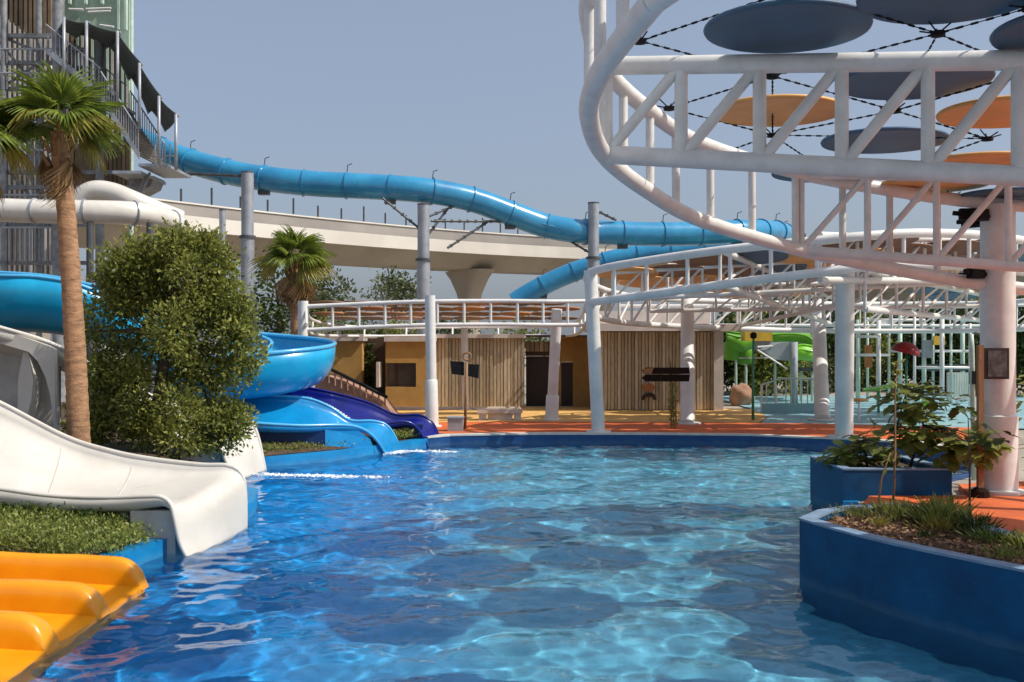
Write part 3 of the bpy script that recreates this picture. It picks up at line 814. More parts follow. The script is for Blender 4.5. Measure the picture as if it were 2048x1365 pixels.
s4 = thing('navy_slide', 'dark navy slide running beside the bright blue one into the pool', 'slide', (-3, 28.6, 0))
near = PP([(540, 796, 27.25), (615, 799, 27.35), (662, 818, 27.45), (702, 844, 27.6), (760, 848, 27.9), (806, 843, 28.1), (828, 850, 28.2), (844, 870, 28.3), (856, 896, 28.4)])
far = PP([(540, 760, 29.2), (620, 776, 29.1), (680, 789, 29.1), (740, 806, 29.1), (790, 829, 29.1), (838, 830, 29.1), (862, 842, 29.1), (875, 865, 29.1), (880, 892, 29.1)])
trough('flume', s4, near, far, [0.5, 0.5, 0.4, 0.35, 0.3, 0.12, 0.03], M['slide_navy'], p=0.6, rim_r=0.035)
for i in range(16):
    s = i / 15; q = crom([tuple(v) for v in near[1:4]], 16)[i]
    MB().lathe((q[0], q[1] - 0.03, q[2] + 0.05), [(0, -0.035), (0.05, -0.02), (0.05, 0.03), (0, 0.045)], 8).build('roller', M['white'], s4, smooth=True)
MB().bbox(-3.6, -2.55, 28.45, 28.9, 0.1, 0.62).build('support_block', M['navy_skirt'], s4)

# yellow mat racer, lanes running out of the picture on the left
s5 = thing('yellow_slide', 'glossy yellow multi-lane slide at the lower left corner of the pool', 'slide', (-5, 10.5, 0))
XE = -4.42
def fl(x):
    d = XE - x
    return 0.045 + 0.05 * min(1, d / 0.8) + 0.045 * max(0, d - 0.9) ** 1.8
def ridge(y, w, h, name, xe=XE + 0.02, x0=-12.0):
    mb = MB(); n, k = 60, 14; v = []; f = []
    for i in range(n):
        s = (i / (n - 1)) ** 0.55
        x = x0 + (xe - x0) * s
        d = xe - x
        hh = h * math.sqrt(max(0.0, 1 - max(0, 1 - d / 0.34) ** 2)) + 0.002
        for j in range(k + 1):
            a = math.pi * j / k
            v.append((x, y - w / 2 * math.copysign(abs(math.cos(a)) ** 0.6, math.cos(a)), fl(x) - 0.02 + hh * math.sin(a) ** 0.55))
    for i in range(n - 1):
        for j in range(k): f.append((i * (k + 1) + j, i * (k + 1) + j + 1, (i + 1) * (k + 1) + j + 1, (i + 1) * (k + 1) + j))
    f.append(tuple((n - 1) * (k + 1) + j for j in range(k + 1)))
    mb.add(v, f)
    mb.build(name, M['yellow'], s5, smooth=True, auto=60)
YL = [12.02, 10.82, 9.62, 8.42, 7.22]
ridge(YL[0], 0.22, 0.36, 'side_wall')
for y in YL[1:]:
    ridge(y, 0.3, 0.34, 'divider')
for a, b in zip(YL[:-1], YL[1:]):
    mb = MB(); n = 40; v = []; f = []
    for i in range(n):
        x = -12 + (XE + 12) * (i / (n - 1)) ** 0.6
        for j in range(9):
            t_ = j / 8; y = a + (b - a) * t_
            v.append((x, y, fl(x) + 0.05 * (2 * t_ - 1) ** 4))
    v += [(XE + 0.02, a + (b - a) * j / 8, -0.3) for j in range(9)]
    for i in range(n - 1):
        for j in range(8): f.append((i * 9 + j, i * 9 + j + 1, i * 9 + j + 10, i * 9 + j + 9))
    for j in range(8): f.append(((n - 1) * 9 + j, (n - 1) * 9 + j + 1, n * 9 + j + 1, n * 9 + j))
    mb.add(v, f); mb.build('lane', M['yellow'], s5, smooth=True, auto=50)

# blue tube slide crossing the sky
def tube_slide():
    t = thing('tube_slide', 'long blue closed tube slide winding across the sky on tall posts', 'slide', tuple(P(847, 650, 47)))
    path = [(262, 268, 49.5), (300, 290, 49), (345, 310, 48.5), (400, 329, 48), (480, 349, 47.5), (560, 361, 47), (640, 368, 47), (740, 373, 47), (830, 379, 47), (900, 389, 47.5), (960, 404, 48), (1030, 430, 48.5), (1090, 451, 49),
            (1150, 462, 49), (1200, 465, 49.5), (1300, 468, 50), (1400, 467, 50.5), (1480, 463, 51), (1540, 463, 53), (1568, 470, 56), (1556, 484, 59), (1500, 490, 60), (1420, 495, 60), (1340, 502, 60), (1260, 512, 60), (1190, 530, 60),
            (1130, 551, 60), (1075, 577, 60), (1030, 604, 60), (980, 640, 60)]
    n = 300
    A = crom([tuple(P(*q)) for q in path], n)
    per = 10; ns = (n - 1) // per
    for k in range(ns):
        seg = [Vector(A[i]) for i in range(k * per, min(n, (k + 1) * per + 1))]
        MB().tube(seg, 0.6, 20, cap=False).build('tube_section', M['tube_blue'], t, smooth=True)
        p, q = Vector(A[k * per]), Vector(A[min(n - 1, k * per + 1)])
        d = (q - p).normalized()
        fo = MB().tube([p - d * 0.035, p + d * 0.035], 0.66, 20).build('flange', M['tube_blue'], t, smooth=True, auto=40)
        if k % 2 == 0:
            MB().tube([p + Vector((0, 0, 0.5)), p + Vector((0.05, 0, 0.95)), p + Vector((0.25, 0, 1.02))], 0.025, 5).build('hook', M['darksteel'], t)
        if k % 3 == 1:
            MB().box(p - Vector((0, 0, 0.66)), (0.5, 0.4, 0.22)).build('saddle', M['darksteel'], t)
    # seam along the side
    MB().tube([Vector(a) + Vector((0, -0.57, -0.02)) for a in A[::4]], 0.03, 5).build('seam', M['tube_blue'], t)
tube_slide()
def slide_post(px, top, D, r, label, arms):
    b = Vector(((px - 1024) / 2000 * D, D, GZ))
    t = thing('slide_post', label, 'post', b, 'steel posts of the tube slide')
    tp = P(px, top, D)
    mid = b.lerp(tp, 0.72)
    MB().tube([b, mid], r * 1.1, 20).build('lower_shaft', M['steel'], t, smooth=True, auto=40)
    MB().tube([mid, tp], r, 20).build('upper_shaft', M['steel'], t, smooth=True, auto=40)
    MB().lathe(mid, [(0, -0.06), (r * 1.35, -0.06), (r * 1.35, 0.06), (0, 0.06)], 20).build('collar', M['darksteel'], t)
    MB().lathe(tp, [(0, 0), (r * 1.06, 0), (r * 1.06, 0.05), (0, 0.06)], 20).build('cap', M['darksteel'], t)
    for (ax, ay, ad, bx, by, bd) in arms:
        a_, b_ = P(ax, ay, ad), P(bx, by, bd)
        mb = MB().tube([a_, b_], 0.06, 6)
        u = (b_ - a_); n = int(u.length / 0.4)
        for i in range(n): mb.box(a_ + u * ((i + .5) / n), (0.14, 0.1, 0.14))
        mb.build('arm', M['darksteel'], t)
slide_post(495, 346, 45.9, 0.28, 'tall grey steel post under the blue tube, nearest the stair tower', [(360, 347, 46.5, 488, 352, 45.9)])
slide_post(847, 410, 46.6, 0.28, 'grey steel post with branching arms below the middle of the blue tube', [(850, 436, 46.6, 908, 412, 47.4), (850, 478, 46.6, 895, 418, 47.4), (845, 462, 46.6, 765, 396, 46.4), (862, 442, 46.6, 1005, 443, 48.2), (895, 496, 47, 975, 444, 48)])
slide_post(1187, 407, 48.6, 0.27, 'dark topped grey steel post at the dip of the blue tube', [(1195, 422, 48.6, 1232, 440, 49.3), (1180, 506, 48.6, 1128, 475, 49)])
slide_post(445, 421, 41.0, 0.13, 'thin dark post standing behind the bush crown', [])

# white tube slide by the tower
def white_tube():
    t = thing('tube_slide', 'white closed tube slide passing behind the palm at the tower foot', 'slide', tuple(P(100, 560, 37)))
    A = crom([tuple(P(*q)) for q in [(-120, 415, 37), (0, 420, 37), (100, 423, 37), (200, 424, 37.3), (280, 428, 38), (345, 445, 39.5), (380, 480, 41)]], 61)
    for k in range(6):
        MB().tube([Vector(a) for a in A[k * 10:k * 10 + 11]], 0.44, 20, cap=False).build('tube_section', M['white_slide'], t, smooth=True)
        p = Vector(A[k * 10]); d = (Vector(A[k * 10 + 1]) - p).normalized()
        MB().tube([p - d * 0.03, p + d * 0.03], 0.49, 20).build('flange', M['steel'], t, smooth=True, auto=40)
    B = crom([tuple(P(*q)) for q in [(140, 430, 40), (165, 395, 40), (190, 382, 40), (225, 386, 40), (265, 402, 40), (320, 425, 40.5), (360, 440, 41)]], 41)
    MB().tube([Vector(b) for b in B], 0.42, 20).build('upper_bend', M['white_slide'], t, smooth=True)
    for px in (-30, 180, 300):
        p = P(px, 445, 37); MB().tube([(p.x, p.y, GZ), p], 0.13, 10).build('leg', M['darksteel'], t)
white_tube()

# ------------------------------------------------------------------ stair tower
def tower():
    t = thing('stair_tower', 'tall steel stair tower with brown louvres and dark shade sails at upper left', 'tower', (-20.5, 46, GZ))
    def pan(name, pts, D, m, th=0.12):
        MB().slab([P(a, b, D) for a, b in pts], (0, th, 0)).build(name, m, t)
    # cladding behind, vertical ribs standing proud
    pan('cladding', [(-120, -80), (112, -80), (112, 560), (-120, 560)], 51, M['clad'])
    for i in range(22):
        px = -112 + i * 10.2
        a, b = P(px, -80, 50.8), P(px, 560, 50.8)
        MB().bbox(a.x - 0.05, a.x + 0.05, 50.7, 50.98, b.z, a.z).build('cladding_rib', M['clad'], t)
    # brown louvres with slanted lower edge
    for i in range(24):
        px = -120 + i * 9.6
        lowy = np.interp(px, [-120, 0, 82, 110], [-10, 28, 85, 60])
        a, b = P(px, -90, 47), P(px, lowy, 47)
        MB().bbox(a.x - 0.07, a.x + 0.07, 46.9, 47.1, b.z, a.z).build('louvre', M['louvre'], t)
    pan('louvre_backing', [(-120, -90), (110, -90), (104, 40), (80, 80), (0, 24), (-120, -14)], 47.3, M['louvre'])
    # main columns
    for px, D, r in ((-60, 46, 0.17), (8, 46, 0.14), (78, 46.5, 0.14), (117, 45.5, 0.26), (200, 46, 0.2), (262, 48, 0.12), (0, 49, 0.15), (60, 49, 0.12)):
        top = P(px, -90 if px < 200 or px == 262 else 60, D); MB().tube([(top.x, top.y, GZ), top], r, 10).build('column', M['tsteel'] if px != 262 else M['mint'], t, smooth=True, auto=50)
    # floor beams and diagonals
    for y, x0, x1 in ((72, -120, 112), (126, -120, 112), (178, -120, 112), (345, -120, 262), (375, -120, 262), (450, -120, 180), (526, -120, 180), (100, 122, 175), (136, 122, 175)):
        a, b = P(x0, y, 46.2), P(x1, y, 46.2); MB().bbox(a.x, b.x, 46.1, 46.3, a.z - 0.09, a.z + 0.09).build('beam', M['tsteel'], t)
    for q in ((0, 72, 78, 104), (0, 84, 60, 160), (78, 126, 0, 178), (20, 345, 110, 450), (110, 345, 20, 450)):
        MB().tube([P(q[0], q[1], 46.3), P(q[2], q[3], 46.3)], 0.07, 6).build('diagonal', M['tsteel'], t)
    # railings with bars on the decks
    for (y0, y1, x0, x1, n) in ((300, 345, -110, 108, 26), (390, 450, -110, 108, 26), (455, 526, -110, 108, 26), (98, 126, -110, 108, 22), (146, 178, -110, 108, 22), (98, 136, 124, 172, 6)):
        a, b = P(x0, y0, 45.9), P(x1, y1, 45.9)
        MB().tube([(a.x, 45.9, a.z), (b.x, 45.9, a.z)], 0.05, 6).build('handrail', M['steel'], t)
        for i in range(n):
            x = a.x + (b.x - a.x) * (i + .5) / n
            MB().bbox(x - 0.025, x + 0.025, 45.87, 45.93, b.z, a.z).build('baluster', M['tsteel'], t)
    # timber screen at the foot and lattice
    pan('timber_wall', [(176, 255), (205, 255), (205, 420), (150, 420), (150, 300)], 47, M['timber'])
    for i in range(7):
        px = 206 + i * 8.5; a, b = P(px, 285, 46.8), P(px, 420, 46.8)
        MB().bbox(a.x - 0.07, a.x + 0.07, 46.7, 46.9, b.z, a.z).build('timber_slat', M['timber'], t)
    pan('cladding_low', [(206, 270), (262, 300), (262, 395), (206, 395)], 49, M['clad'])
    pan('rear_cladding', [(112.5, 40), (246, 60), (262, 120), (262, 330), (112.5, 330)], 49.2, M['clad'])
    for i in range(15):
        px = 116 + i * 10; a, b = P(px, 60 if px < 240 else 120, 49.0), P(px, 330, 49.0)
        MB().bbox(a.x - 0.06, a.x + 0.06, 48.9, 49.18, b.z, a.z).build('cladding_rib', M['louvre'] if i % 3 == 0 else M['mint'] if i % 3 == 1 else M['clad'], t)
    # green mesh screen at the top
    pan('mesh_screen', [(124, -90), (258, -90), (258, 185), (240, 100), (215, 62), (124, 40)], 47.6, M['greenglass'])
    for q in ((138, 18, 166, 19), (172, 18, 222, 16), (176, 24, 221, 22), (144, 44, 186, 52), (200, 50, 228, 54)):
        MB().tube([P(q[0], q[1], 47.3), P(q[2], q[3], 47.3)], 0.05, 6).build('script_bar', M['white'], t)  # plain white bars standing in for unreadable script on the screen
    for px in (140, 172, 205, 238, 252):
        a, b = P(px, -90, 47.4), P(px, 8 if px < 235 else 60, 47.4); MB().bbox(a.x - 0.05, a.x + 0.05, 47.3, 47.5, b.z, a.z).build('mullion', M['mint'], t)
    # stair flights descending to the right
    def flight(ax, ay, bx, by, D0, D1, n):
        for i in range(n):
            s = (i + 0.5) / n
            px = ax + (bx - ax) * s; py = ay + (by - ay) * s; D = D0
            c = P(px, py, (D0 + D1) / 2)
            w = abs(P(bx, 0, D).x - P(ax, 0, D).x) / n
            MB().bbox(c.x - w * 0.62, c.x + w * 0.62, D0, D1, c.z - 0.03, c.z + 0.03).build('tread', M['tread'], t)
        for D in (D0 - 0.05, D1 + 0.05):
            a, b = P(ax, ay, (D0 + D1) / 2), P(bx, by, (D0 + D1) / 2)
            d = Vector((0, 0, 0.16))
            MB().slab([(a.x, D, a.z + .16), (b.x, D, b.z + .16), (b.x, D, b.z - .16), (a.x, D, a.z - .16)], (0, 0.05, 0)).build('stringer', M['steel'], t)
            MB().tube([(a.x, D, a.z + 1.1), (b.x, D, b.z + 1.1)], 0.035, 6).build('handrail', M['steel'], t)
            m_ = n
            for i in range(m_):
                s = (i + 0.5) / m_; x = a.x + (b.x - a.x) * s; z = a.z + (b.z - a.z) * s
                MB().bbox(x - 0.018, x + 0.018, D, D + 0.04, z + 0.1, z + 1.1).build('baluster', M['steel'], t)
    flight(122, 118, 228, 204, 43.4, 46.2, 14)
    flight(232, 212, 306, 326, 43.2, 46.4, 16)
    for (x0, x1, y) in ((224, 240, 206), (300, 356, 338), (250, 304, 352)):
        a, b = P(x0, y, 44.6), P(x1, y, 44.6); MB().bbox(a.x, b.x, 43.2, 46.4, a.z - 0.12, a.z).build('landing', M['steel'], t)
    pan('under_box', [(256, 352), (308, 352), (300, 372), (262, 392)], 44.8, M['tsteel'], 1.4)
    for q in ((300, 345, 276, 402), (292, 350, 270, 402)):
        MB().tube([P(q[0], q[1], 44), P(q[2], q[3], 44)], 0.06, 6).build('strut', M['tsteel'], t)
    for i in range(5):
        px = 310 + i * 10; a = P(px, 338, 43.25); MB().bbox(a.x - .02, a.x + .02, 43.22, 43.28, a.z, a.z + 1.1).build('baluster', M['steel'], t)
    a, b = P(304, 312, 43.25), P(354, 312, 43.25); MB().tube([a, b], 0.035, 6).build('handrail', M['steel'], t)
    # sail posts and sails
    tops = [(128, 34, 168), (173, 42, 200), (235, 62, 212), (279, 126, 258), (318, 192, 330), (352, 228, 340)]
    for (px, y0, y1) in tops:
        MB().tube([P(px, y1, 43.1), P(px, y0, 43.1)], 0.07, 8).build('sail_post', M['steel'], t, smooth=True)
    for k in range(len(tops) - 1):
        a = P(tops[k][0], tops[k][1] + 2, 43.1); b = P(tops[k + 1][0] + 6, tops[k + 1][1] + 2, 43.1)
        c = P(tops[k + 1][0] - 22, tops[k + 1][1] + 34, 46.6); d = P(tops[k][0] - 18, tops[k][1] + 26, 46.6)
        mb = MB(); n = 8; v = []; f = []
        for i in range(n + 1):
            for j in range(n + 1):
                s, u = i / n, j / n
                q = a.lerp(b, s).lerp(d.lerp(c, s), u)
                q.z -= 0.3 * (s * (1 - s)) + 0.5 * u * (1 - u) - 0.8 * s * (1 - s) * u
                v.append(q)
        for i in range(n):
            for j in range(n): f.append((i * (n + 1) + j, (i + 1) * (n + 1) + j, (i + 1) * (n + 1) + j + 1, i * (n + 1) + j + 1))
        mb.add(v, f); o = mb.build('shade_sail', M['sail'], t, smooth=True)
        sm = o.modifiers.new('thickness', 'SOLIDIFY'); sm.thickness = 0.03
        MB().tube([b, c], 0.05, 6).build('sail_spar', M['steel'], t)
tower()

# ------------------------------------------------------------------ viaduct
def viaduct():
    t = thing('viaduct', 'pale concrete viaduct on flared piers crossing behind the park', 'bridge', (-4.5, 97, GZ))
    def at(x):
        q = min(x, 20.0) + 1.2
        return Vector((x, 100 + 0.64 * q - 0.012 * q * q + 0.13 * max(0, x - 20), 0))
    def side(x):
        t_ = (at(x + 0.5) - at(x - 0.5)).normalized()
        return t_, Vector((t_.y, -t_.x, 0))                     # along the deck, and towards the camera
    def extr(name, prof, m, x0=-48, x1=70):
        mb = MB(); k = len(prof); v = []; ns = 48
        for i in range(ns):
            x = x0 + (x1 - x0) * i / (ns - 1)
            c = at(x); nn = side(x)[1]
            for (o, z) in prof: v.append((c.x + nn.x * (o - 5), c.y + nn.y * (o - 5), z))
        f = [(q * k + i, q * k + (i + 1) % k, (q + 1) * k + (i + 1) % k, (q + 1) * k + i) for q in range(ns - 1) for i in range(k)]
        f += [tuple(range(k)), tuple(range((ns - 1) * k, ns * k))[::-1]]
        mb.add(v, f); return mb.build(name, m, t)
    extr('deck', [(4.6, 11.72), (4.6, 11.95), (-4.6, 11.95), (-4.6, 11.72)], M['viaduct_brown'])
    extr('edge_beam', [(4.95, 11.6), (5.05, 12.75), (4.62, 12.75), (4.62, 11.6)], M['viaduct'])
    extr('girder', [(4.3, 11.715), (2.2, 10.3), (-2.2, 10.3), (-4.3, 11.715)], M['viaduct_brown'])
    extr('parapet', [(4.3, 12.0), (4.3, 13.75), (4.1, 13.75), (4.1, 12.0)], M['viaduct_par'])
    extr('far_edge_beam', [(-4.62, 11.6), (-4.62, 12.75), (-5.05, 12.75), (-4.95, 11.6)], M['viaduct'])
    extr('parapet_cap', [(4.4, 13.76), (4.4, 13.88), (4.0, 13.88), (4.0, 13.76)], M['viaduct'])
    for i in range(40):
        x = -34 + i * 1.75; c = at(x) + side(x)[1] * -0.8
        MB().bbox(c.x - 0.07, c.x + 0.07, c.y - 0.07, c.y + 0.07, 13.885, 14.9 + 0.4 * (i % 3 == 0)).build('parapet_post', M['darksteel'], t)
    for x in (-1.7, 11.5, 27, -31):
        d, nn = side(x); c = at(x) - nn * 5; c.z = 0
        mb = MB(); k = 20
        prof = [(1.05, 0.9, GZ), (1.05, 0.9, 7.0), (1.4, 1.0, 7.9), (2.6, 1.2, 9.4), (3.7, 1.35, 10.28)]
        v = []; f = []
        for (rx, ry, z) in prof:
            for j in range(k):
                a = 2 * math.pi * j / k
                p = c + nn * (rx * math.copysign(abs(math.cos(a)) ** 0.5, math.cos(a))) + d * (ry * math.copysign(abs(math.sin(a)) ** 0.5, math.sin(a)))
                v.append((p.x, p.y, z))
        for i in range(len(prof) - 1):
            for j in range(k): f.append((i * k + j, i * k + (j + 1) % k, (i + 1) * k + (j + 1) % k, (i + 1) * k + j))
        f.append(tuple((len(prof) - 1) * k + j for j in range(k)))
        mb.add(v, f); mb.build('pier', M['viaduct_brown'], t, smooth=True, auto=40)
viaduct()

# ------------------------------------------------------------------ building at the back of the deck
def building():
    t = thing('pool_building', 'single storey building of vertical planks and ochre walls across the pool', 'building', (0, 41, GZ))
    Z0 = GZ + 0.02
    def wall(name, px0, px1, ytop, D, m, dep=0.25, y0=None):
        a, b = P(px0, ytop, D), P(px1, ytop, D)
        MB().bbox(a.x, b.x, D, D + dep, Z0 if y0 is None else P(0, y0, D).z, a.z).build(name, m, t)
    def planks(px0, px1, ytop, D, n, ybot=None):
        a, b = P(px0, ytop, D), P(px1, ytop, D); w = (b.x - a.x) / n
        rr = random.Random(int(px0))
        z0 = Z0 + 0.06 if ybot is None else P(0, ybot, D).z
        MB().bbox(a.x, b.x, D + 0.09, D + 0.3, z0, a.z).build('backing_wall', M['shadow_in'], t)
        for i in range(n):
            pr = rr.uniform(0, 0.05)
            MB().bbox(a.x + w * i + w * 0.08, a.x + w * (i + 1) - w * 0.08, D - pr, D + 0.085, z0, a.z).build('plank', M['plank'], t)
    # left ochre boxes
    wall('ochre_wall', 640, 724, 676, 42.5, M['ochre'], 4)
    wall('fascia', 636, 727, 668, 42.35, M['fascia'], 4.3, 682)
    wall('recess_wall', 724.5, 771, 676, 43.5, M['shadow_in'], 0.3)  # recess shade painted in as dark brown
    # box with window: four wall pieces round the opening
    D = 40.6
    wall('ochre_wall', 771, 1010, 677, D + 0.9, M['ochre'], 3.0)
    wall('ochre_wall', 771, 868, 683, D, M['ochre'], 0.88, 726)
    wall('ochre_wall', 832, 868, 726.2, D, M['ochre'], 0.88, 774)
    wall('ochre_wall', 771, 868, 774.2, D, M['ochre'], 0.88)
    wall('fascia', 768, 872, 671, D - 0.15, M['fascia'], 3.9, 683)
    w = thing_part = MB(); a, b = P(754, 724, D), P(760, 774, D)
    MB().bbox(a.x, b.x, D - 0.25, D + 0.6, b.z, a.z).build('window_frame', M['fascia'], t)
    a, b = P(771, 727, D), P(831, 773, D)
    pane = MB().bbox(a.x, b.x, D + 0.55, D + 0.6, b.z, a.z).build('window_pane', M['glass_dim'], t)
    MB().bbox((a.x + b.x) / 2 - 0.25, (a.x + b.x) / 2 - 0.2, D + 0.5, D + 0.545, b.z, a.z).build('mullion', M['shadow_in'], pane)
    # planked wall left of the doorway
    planks(869, 1049, 676, 41.0, 26)
    wall('fascia', 866, 1052, 668, 40.8, M['fascia'], 1.2, 676)
    # doorway recess
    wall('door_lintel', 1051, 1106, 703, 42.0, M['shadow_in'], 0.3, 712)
    planks(1051, 1106, 683, 41.9, 6, 703)
    wall('door', 1052, 1105, 712.4, 42.3, M['door'], 0.1)
    wall('ochre_wall', 1107, 1122, 672, 42.2, M['ochre'], 0.3)
    wall('ochre_wall', 1146, 1194, 672, 42.2, M['ochre'], 0.3)
    wall('ochre_wall', 1122.3, 1145.7, 672, 42.2, M['ochre'], 0.3, 724)
    wall('door', 1122.3, 1145.7, 724.4, 42.32, M['door'], 0.1)
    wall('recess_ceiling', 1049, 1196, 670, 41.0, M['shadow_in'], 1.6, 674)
    # right planked block
    planks(1194, 1427, 664, 39.3, 34)
    wall('corner_post', 1428, 1447, 664, 39.15, M['fascia'], 0.5)
    a = P(1447, 664, 39.4)
    for i in range(8):
        MB().bbox(a.x - 0.02, a.x + 0.06, 39.7 + i * 0.42, 40.06 + i * 0.42, Z0, a.z).build('plank', M['plank'], t)
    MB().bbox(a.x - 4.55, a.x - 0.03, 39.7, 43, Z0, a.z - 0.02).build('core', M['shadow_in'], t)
    wall('roof_edge', 1186, 1480, 648, 38.4, M['fascia'], 5.0, 662)
    wall('roof_parapet', 1192, 1420, 622, 40.5, M['fascia'], 3.0, 647.5)
    # low wall / plinth before the building
    wall('plinth', 772, 1040, 815, 39.6, M['fascia'], 0.5)
building()
# balustraded ramp beside the slides
st = thing('ramp', 'pinkish stone ramp with a dark handrail beside the blue slide bend', 'ramp', tuple(foot(700, 36)))
MB().slab([P(630, 745, 36), P(690, 762, 36), P(765, 800, 36), P(790, 835, 36), P(630, 835, 36)], (0, 1.5, 0)).build('ramp_wall', M['stone_pink'], st)
MB().tube([P(640, 728, 35.9), P(690, 752, 35.9), P(775, 795, 35.9)], 0.06, 8).build('handrail', M['black'], st)
for i in range(11):
    s = i / 10; x = 645 + 125 * s; y = 731 + 62 * s
    MB().tube([P(x, y, 35.9), P(x, y + 30 - 12 * s, 35.9)], 0.035, 6).build('baluster', M['stone_pink'], st)
MB().box(P(648, 730, 35.9), (0.5, 0.3, 0.35)).build('newel_cap', M['black'], st)

# ------------------------------------------------------------------ planters on the right
def planter(name, label, poly, z0, z1, soil_m, wt=0.16):
    c = poly[0]
    t = thing(name, label, 'planter', (c[0] + 0.6, c[1] - 0.2, 0), 'dark blue planters')
    inn = offset(poly, -wt)
    n = len(poly); mb = MB()
    for i in range(n):
        j = (i + 1) % n
        mb.add([(*poly[i], z0), (*poly[j], z0), (*poly[j], z1), (*poly[i], z1), (*inn[i], z1), (*inn[j], z1), (*inn[i], z0), (*inn[j], z0)],
               [(0, 1, 2, 3), (3, 2, 5, 4), (4, 5, 7, 6)])
    w = mb.build('planter_wall', M['planter_blue'], t)
    cap = MB(); o1 = offset(poly, 0.012); i1 = offset(poly, -wt - 0.012)
    for i in range(n):
        j = (i + 1) % n
        cap.add([(*o1[i], z1 + .003), (*o1[j], z1 + .003), (*o1[j], z1 + .03), (*o1[i], z1 + .03), (*i1[i], z1 + .03), (*i1[j], z1 + .03), (*i1[i], z1 + .003), (*i1[j], z1 + .003)],
                [(0, 1, 2, 3), (3, 2, 5, 4), (4, 5, 7, 6), (6, 7, 1, 0)])
    cap.build('coping', M['coping'], t)
    loops = [[Vector((p[0], p[1], 0)) for p in offset(poly, -wt * 0.5)]]
    MB().add([(p.x, p.y, z1 - 0.07) for p in loops[0]], [tuple(x) for x in tessellate_polygon(loops)]).build('soil', soil_m, t)
    return t
PL1 = [(3.58, 12.45), (3.74, 11.9), (3.93, 11.4), (4.12, 10.98), (4.32, 10.62), (4.62, 10.12), (4.95, 9.6), (5.95, 8.0), (7.05, 5.95), (7.75, 2.5), (9.0, 2.5), (8.1, 6.3), (6.7, 8.9), (5.85, 10.5), (5.7, 12.3), (5.5, 13.3), (5.2, 13.6), (4.5, 13.4), (4.0, 13.05)]
planter('planter', 'long curved navy planter with grasses in the right foreground', PL1, -1.0, 0.77, M['bark_mulch'])
PL2 = [(5.74, 17.32), (7.62, 17.32), (7.62, 19.25), (5.74, 19.25)]
planter('planter', 'square navy planter box standing in the water beside the near column', PL2, -1.0, 0.76, M['soil'])

def tuft(label, base, h, n, spread, m, seed, group='plants in the long planter', name='grass_tuft'):
    rng = np.random.RandomState(seed)
    h *= 0.8; n = int(n * 0.75)
    t = thing(name, label, 'plant', base, group)
    p = np.array(base) + np.c_[rng.normal(0, spread * 0.45, (n, 2)), rng.rand(n) * h * 0.45]
    d = np.c_[(p[:, :2] - np.array(base)[:2]) * (1.2 / spread) + rng.normal(0, .35, (n, 2)), np.full(n, 1.0)]
    leaf_cloud('leaves', p, d, h * 0.6, m, t, seed, aspect=0.13, jitter=0.12)
    return t
tuft('pale feathery grass at the tip of the long planter', (4.45, 12.95, 0.71), 0.22, 260, 0.4, M['leaf_grass'], 1)
tuft('yellowish grass clump in the long planter in front of the square planter', (4.95, 12.8, 0.71), 0.36, 420, 0.36, M['leaf_grass'], 2)
tuft('tall green grass clump in the long planter beside the orange deck edge', (5.3, 12.4, 0.71), 0.4, 520, 0.3, M['leaf_hedge'], 3)
tuft('dark low clump in the long planter behind the small coping clump', (5.4, 11.3, 0.71), 0.24, 420, 0.3, M['leaf_dark'], 4)
tuft('small green clump by the coping of the long planter near the picture edge', (5.2, 10.5, 0.71), 0.2, 200, 0.22, M['leaf_hedge'], 5)
tuft('reddish flowering clump in the middle of the long planter', (5.15, 12.0, 0.71), 0.26, 200, 0.2, M['leaf_palmy'], 6)

rng = np.random.RandomState(77); cp = []
while len(cp) < 3800:
    x, y = rng.uniform(3.6, 7.5), rng.uniform(7.5, 13.6)
    if inside(PL1, x, y) and edge_dist(PL1, x, y) > 0.17: cp.append((x, y, 0.71 + rng.rand() * 0.03))
o = leaf_cloud('mulch_chips', np.array(cp), np.c_[rng.normal(0, 1, (3800, 2)), np.zeros(3800)], 0.055, M['chip'], None, 7, aspect=0.7, jitter=0.15)
tag(o, 'brown bark chips covering the soil of the long planter', 'mulch', None, 'stuff')
for i_, (x_, y_, h_, m_, l_) in enumerate(((4.55, 12.35, .16, 'leaf_palmy', 'tiny yellow sprig near the coping at the planter tip'), (4.8, 11.6, .14, 'leaf_dark', 'tiny dark sprig close to the planter coping'), (5.55, 12.85, .42, 'leaf_bush', 'bushy dark green clump at the back corner of the long planter'), (5.5, 11.9, .34, 'leaf_dark', 'dark bushy clump at the deck side of the long planter'), (5.62, 10.9, .3, 'leaf_bush', 'leafy clump at the deck side near the picture edge'))):
    tuft(l_, (x_, y_, 0.71), h_, 260, h_ * .7, M[m_], 90 + i_)
# broad leaves as single pieces
def leaf_mesh(name, m, lobes=True):
    mb = MB()
    out = [(0, 0), (0.2, 0.05), (0.42, 0.22), (0.34, 0.34), (0.5, 0.5), (0.33, 0.6), (0.3, 0.78), (0.12, 0.82), (0, 1.0)] if lobes else [(0, 0), (0.14, 0.12), (0.25, 0.35), (0.24, 0.6), (0.13, 0.85), (0, 1.0)]
    n = len(out)
    v = [(0, y, 0.02 - 0.12 * y * y) for x, y in out] + [(x, y, 0.02 - 0.12 * y * y + 0.2 * x) for x, y in out] + [(-x, y, 0.02 - 0.12 * y * y + 0.2 * x) for x, y in out]
    f = []
    for i in range(n - 1):
        f += [(i, n + i, n + i + 1, i + 1), (i + 1, 2 * n + i + 1, 2 * n + i, i)]
    mb.add(v, f); o = mb.build(name, m, None, smooth=True); me = o.data; bpy.data.objects.remove(o); return me
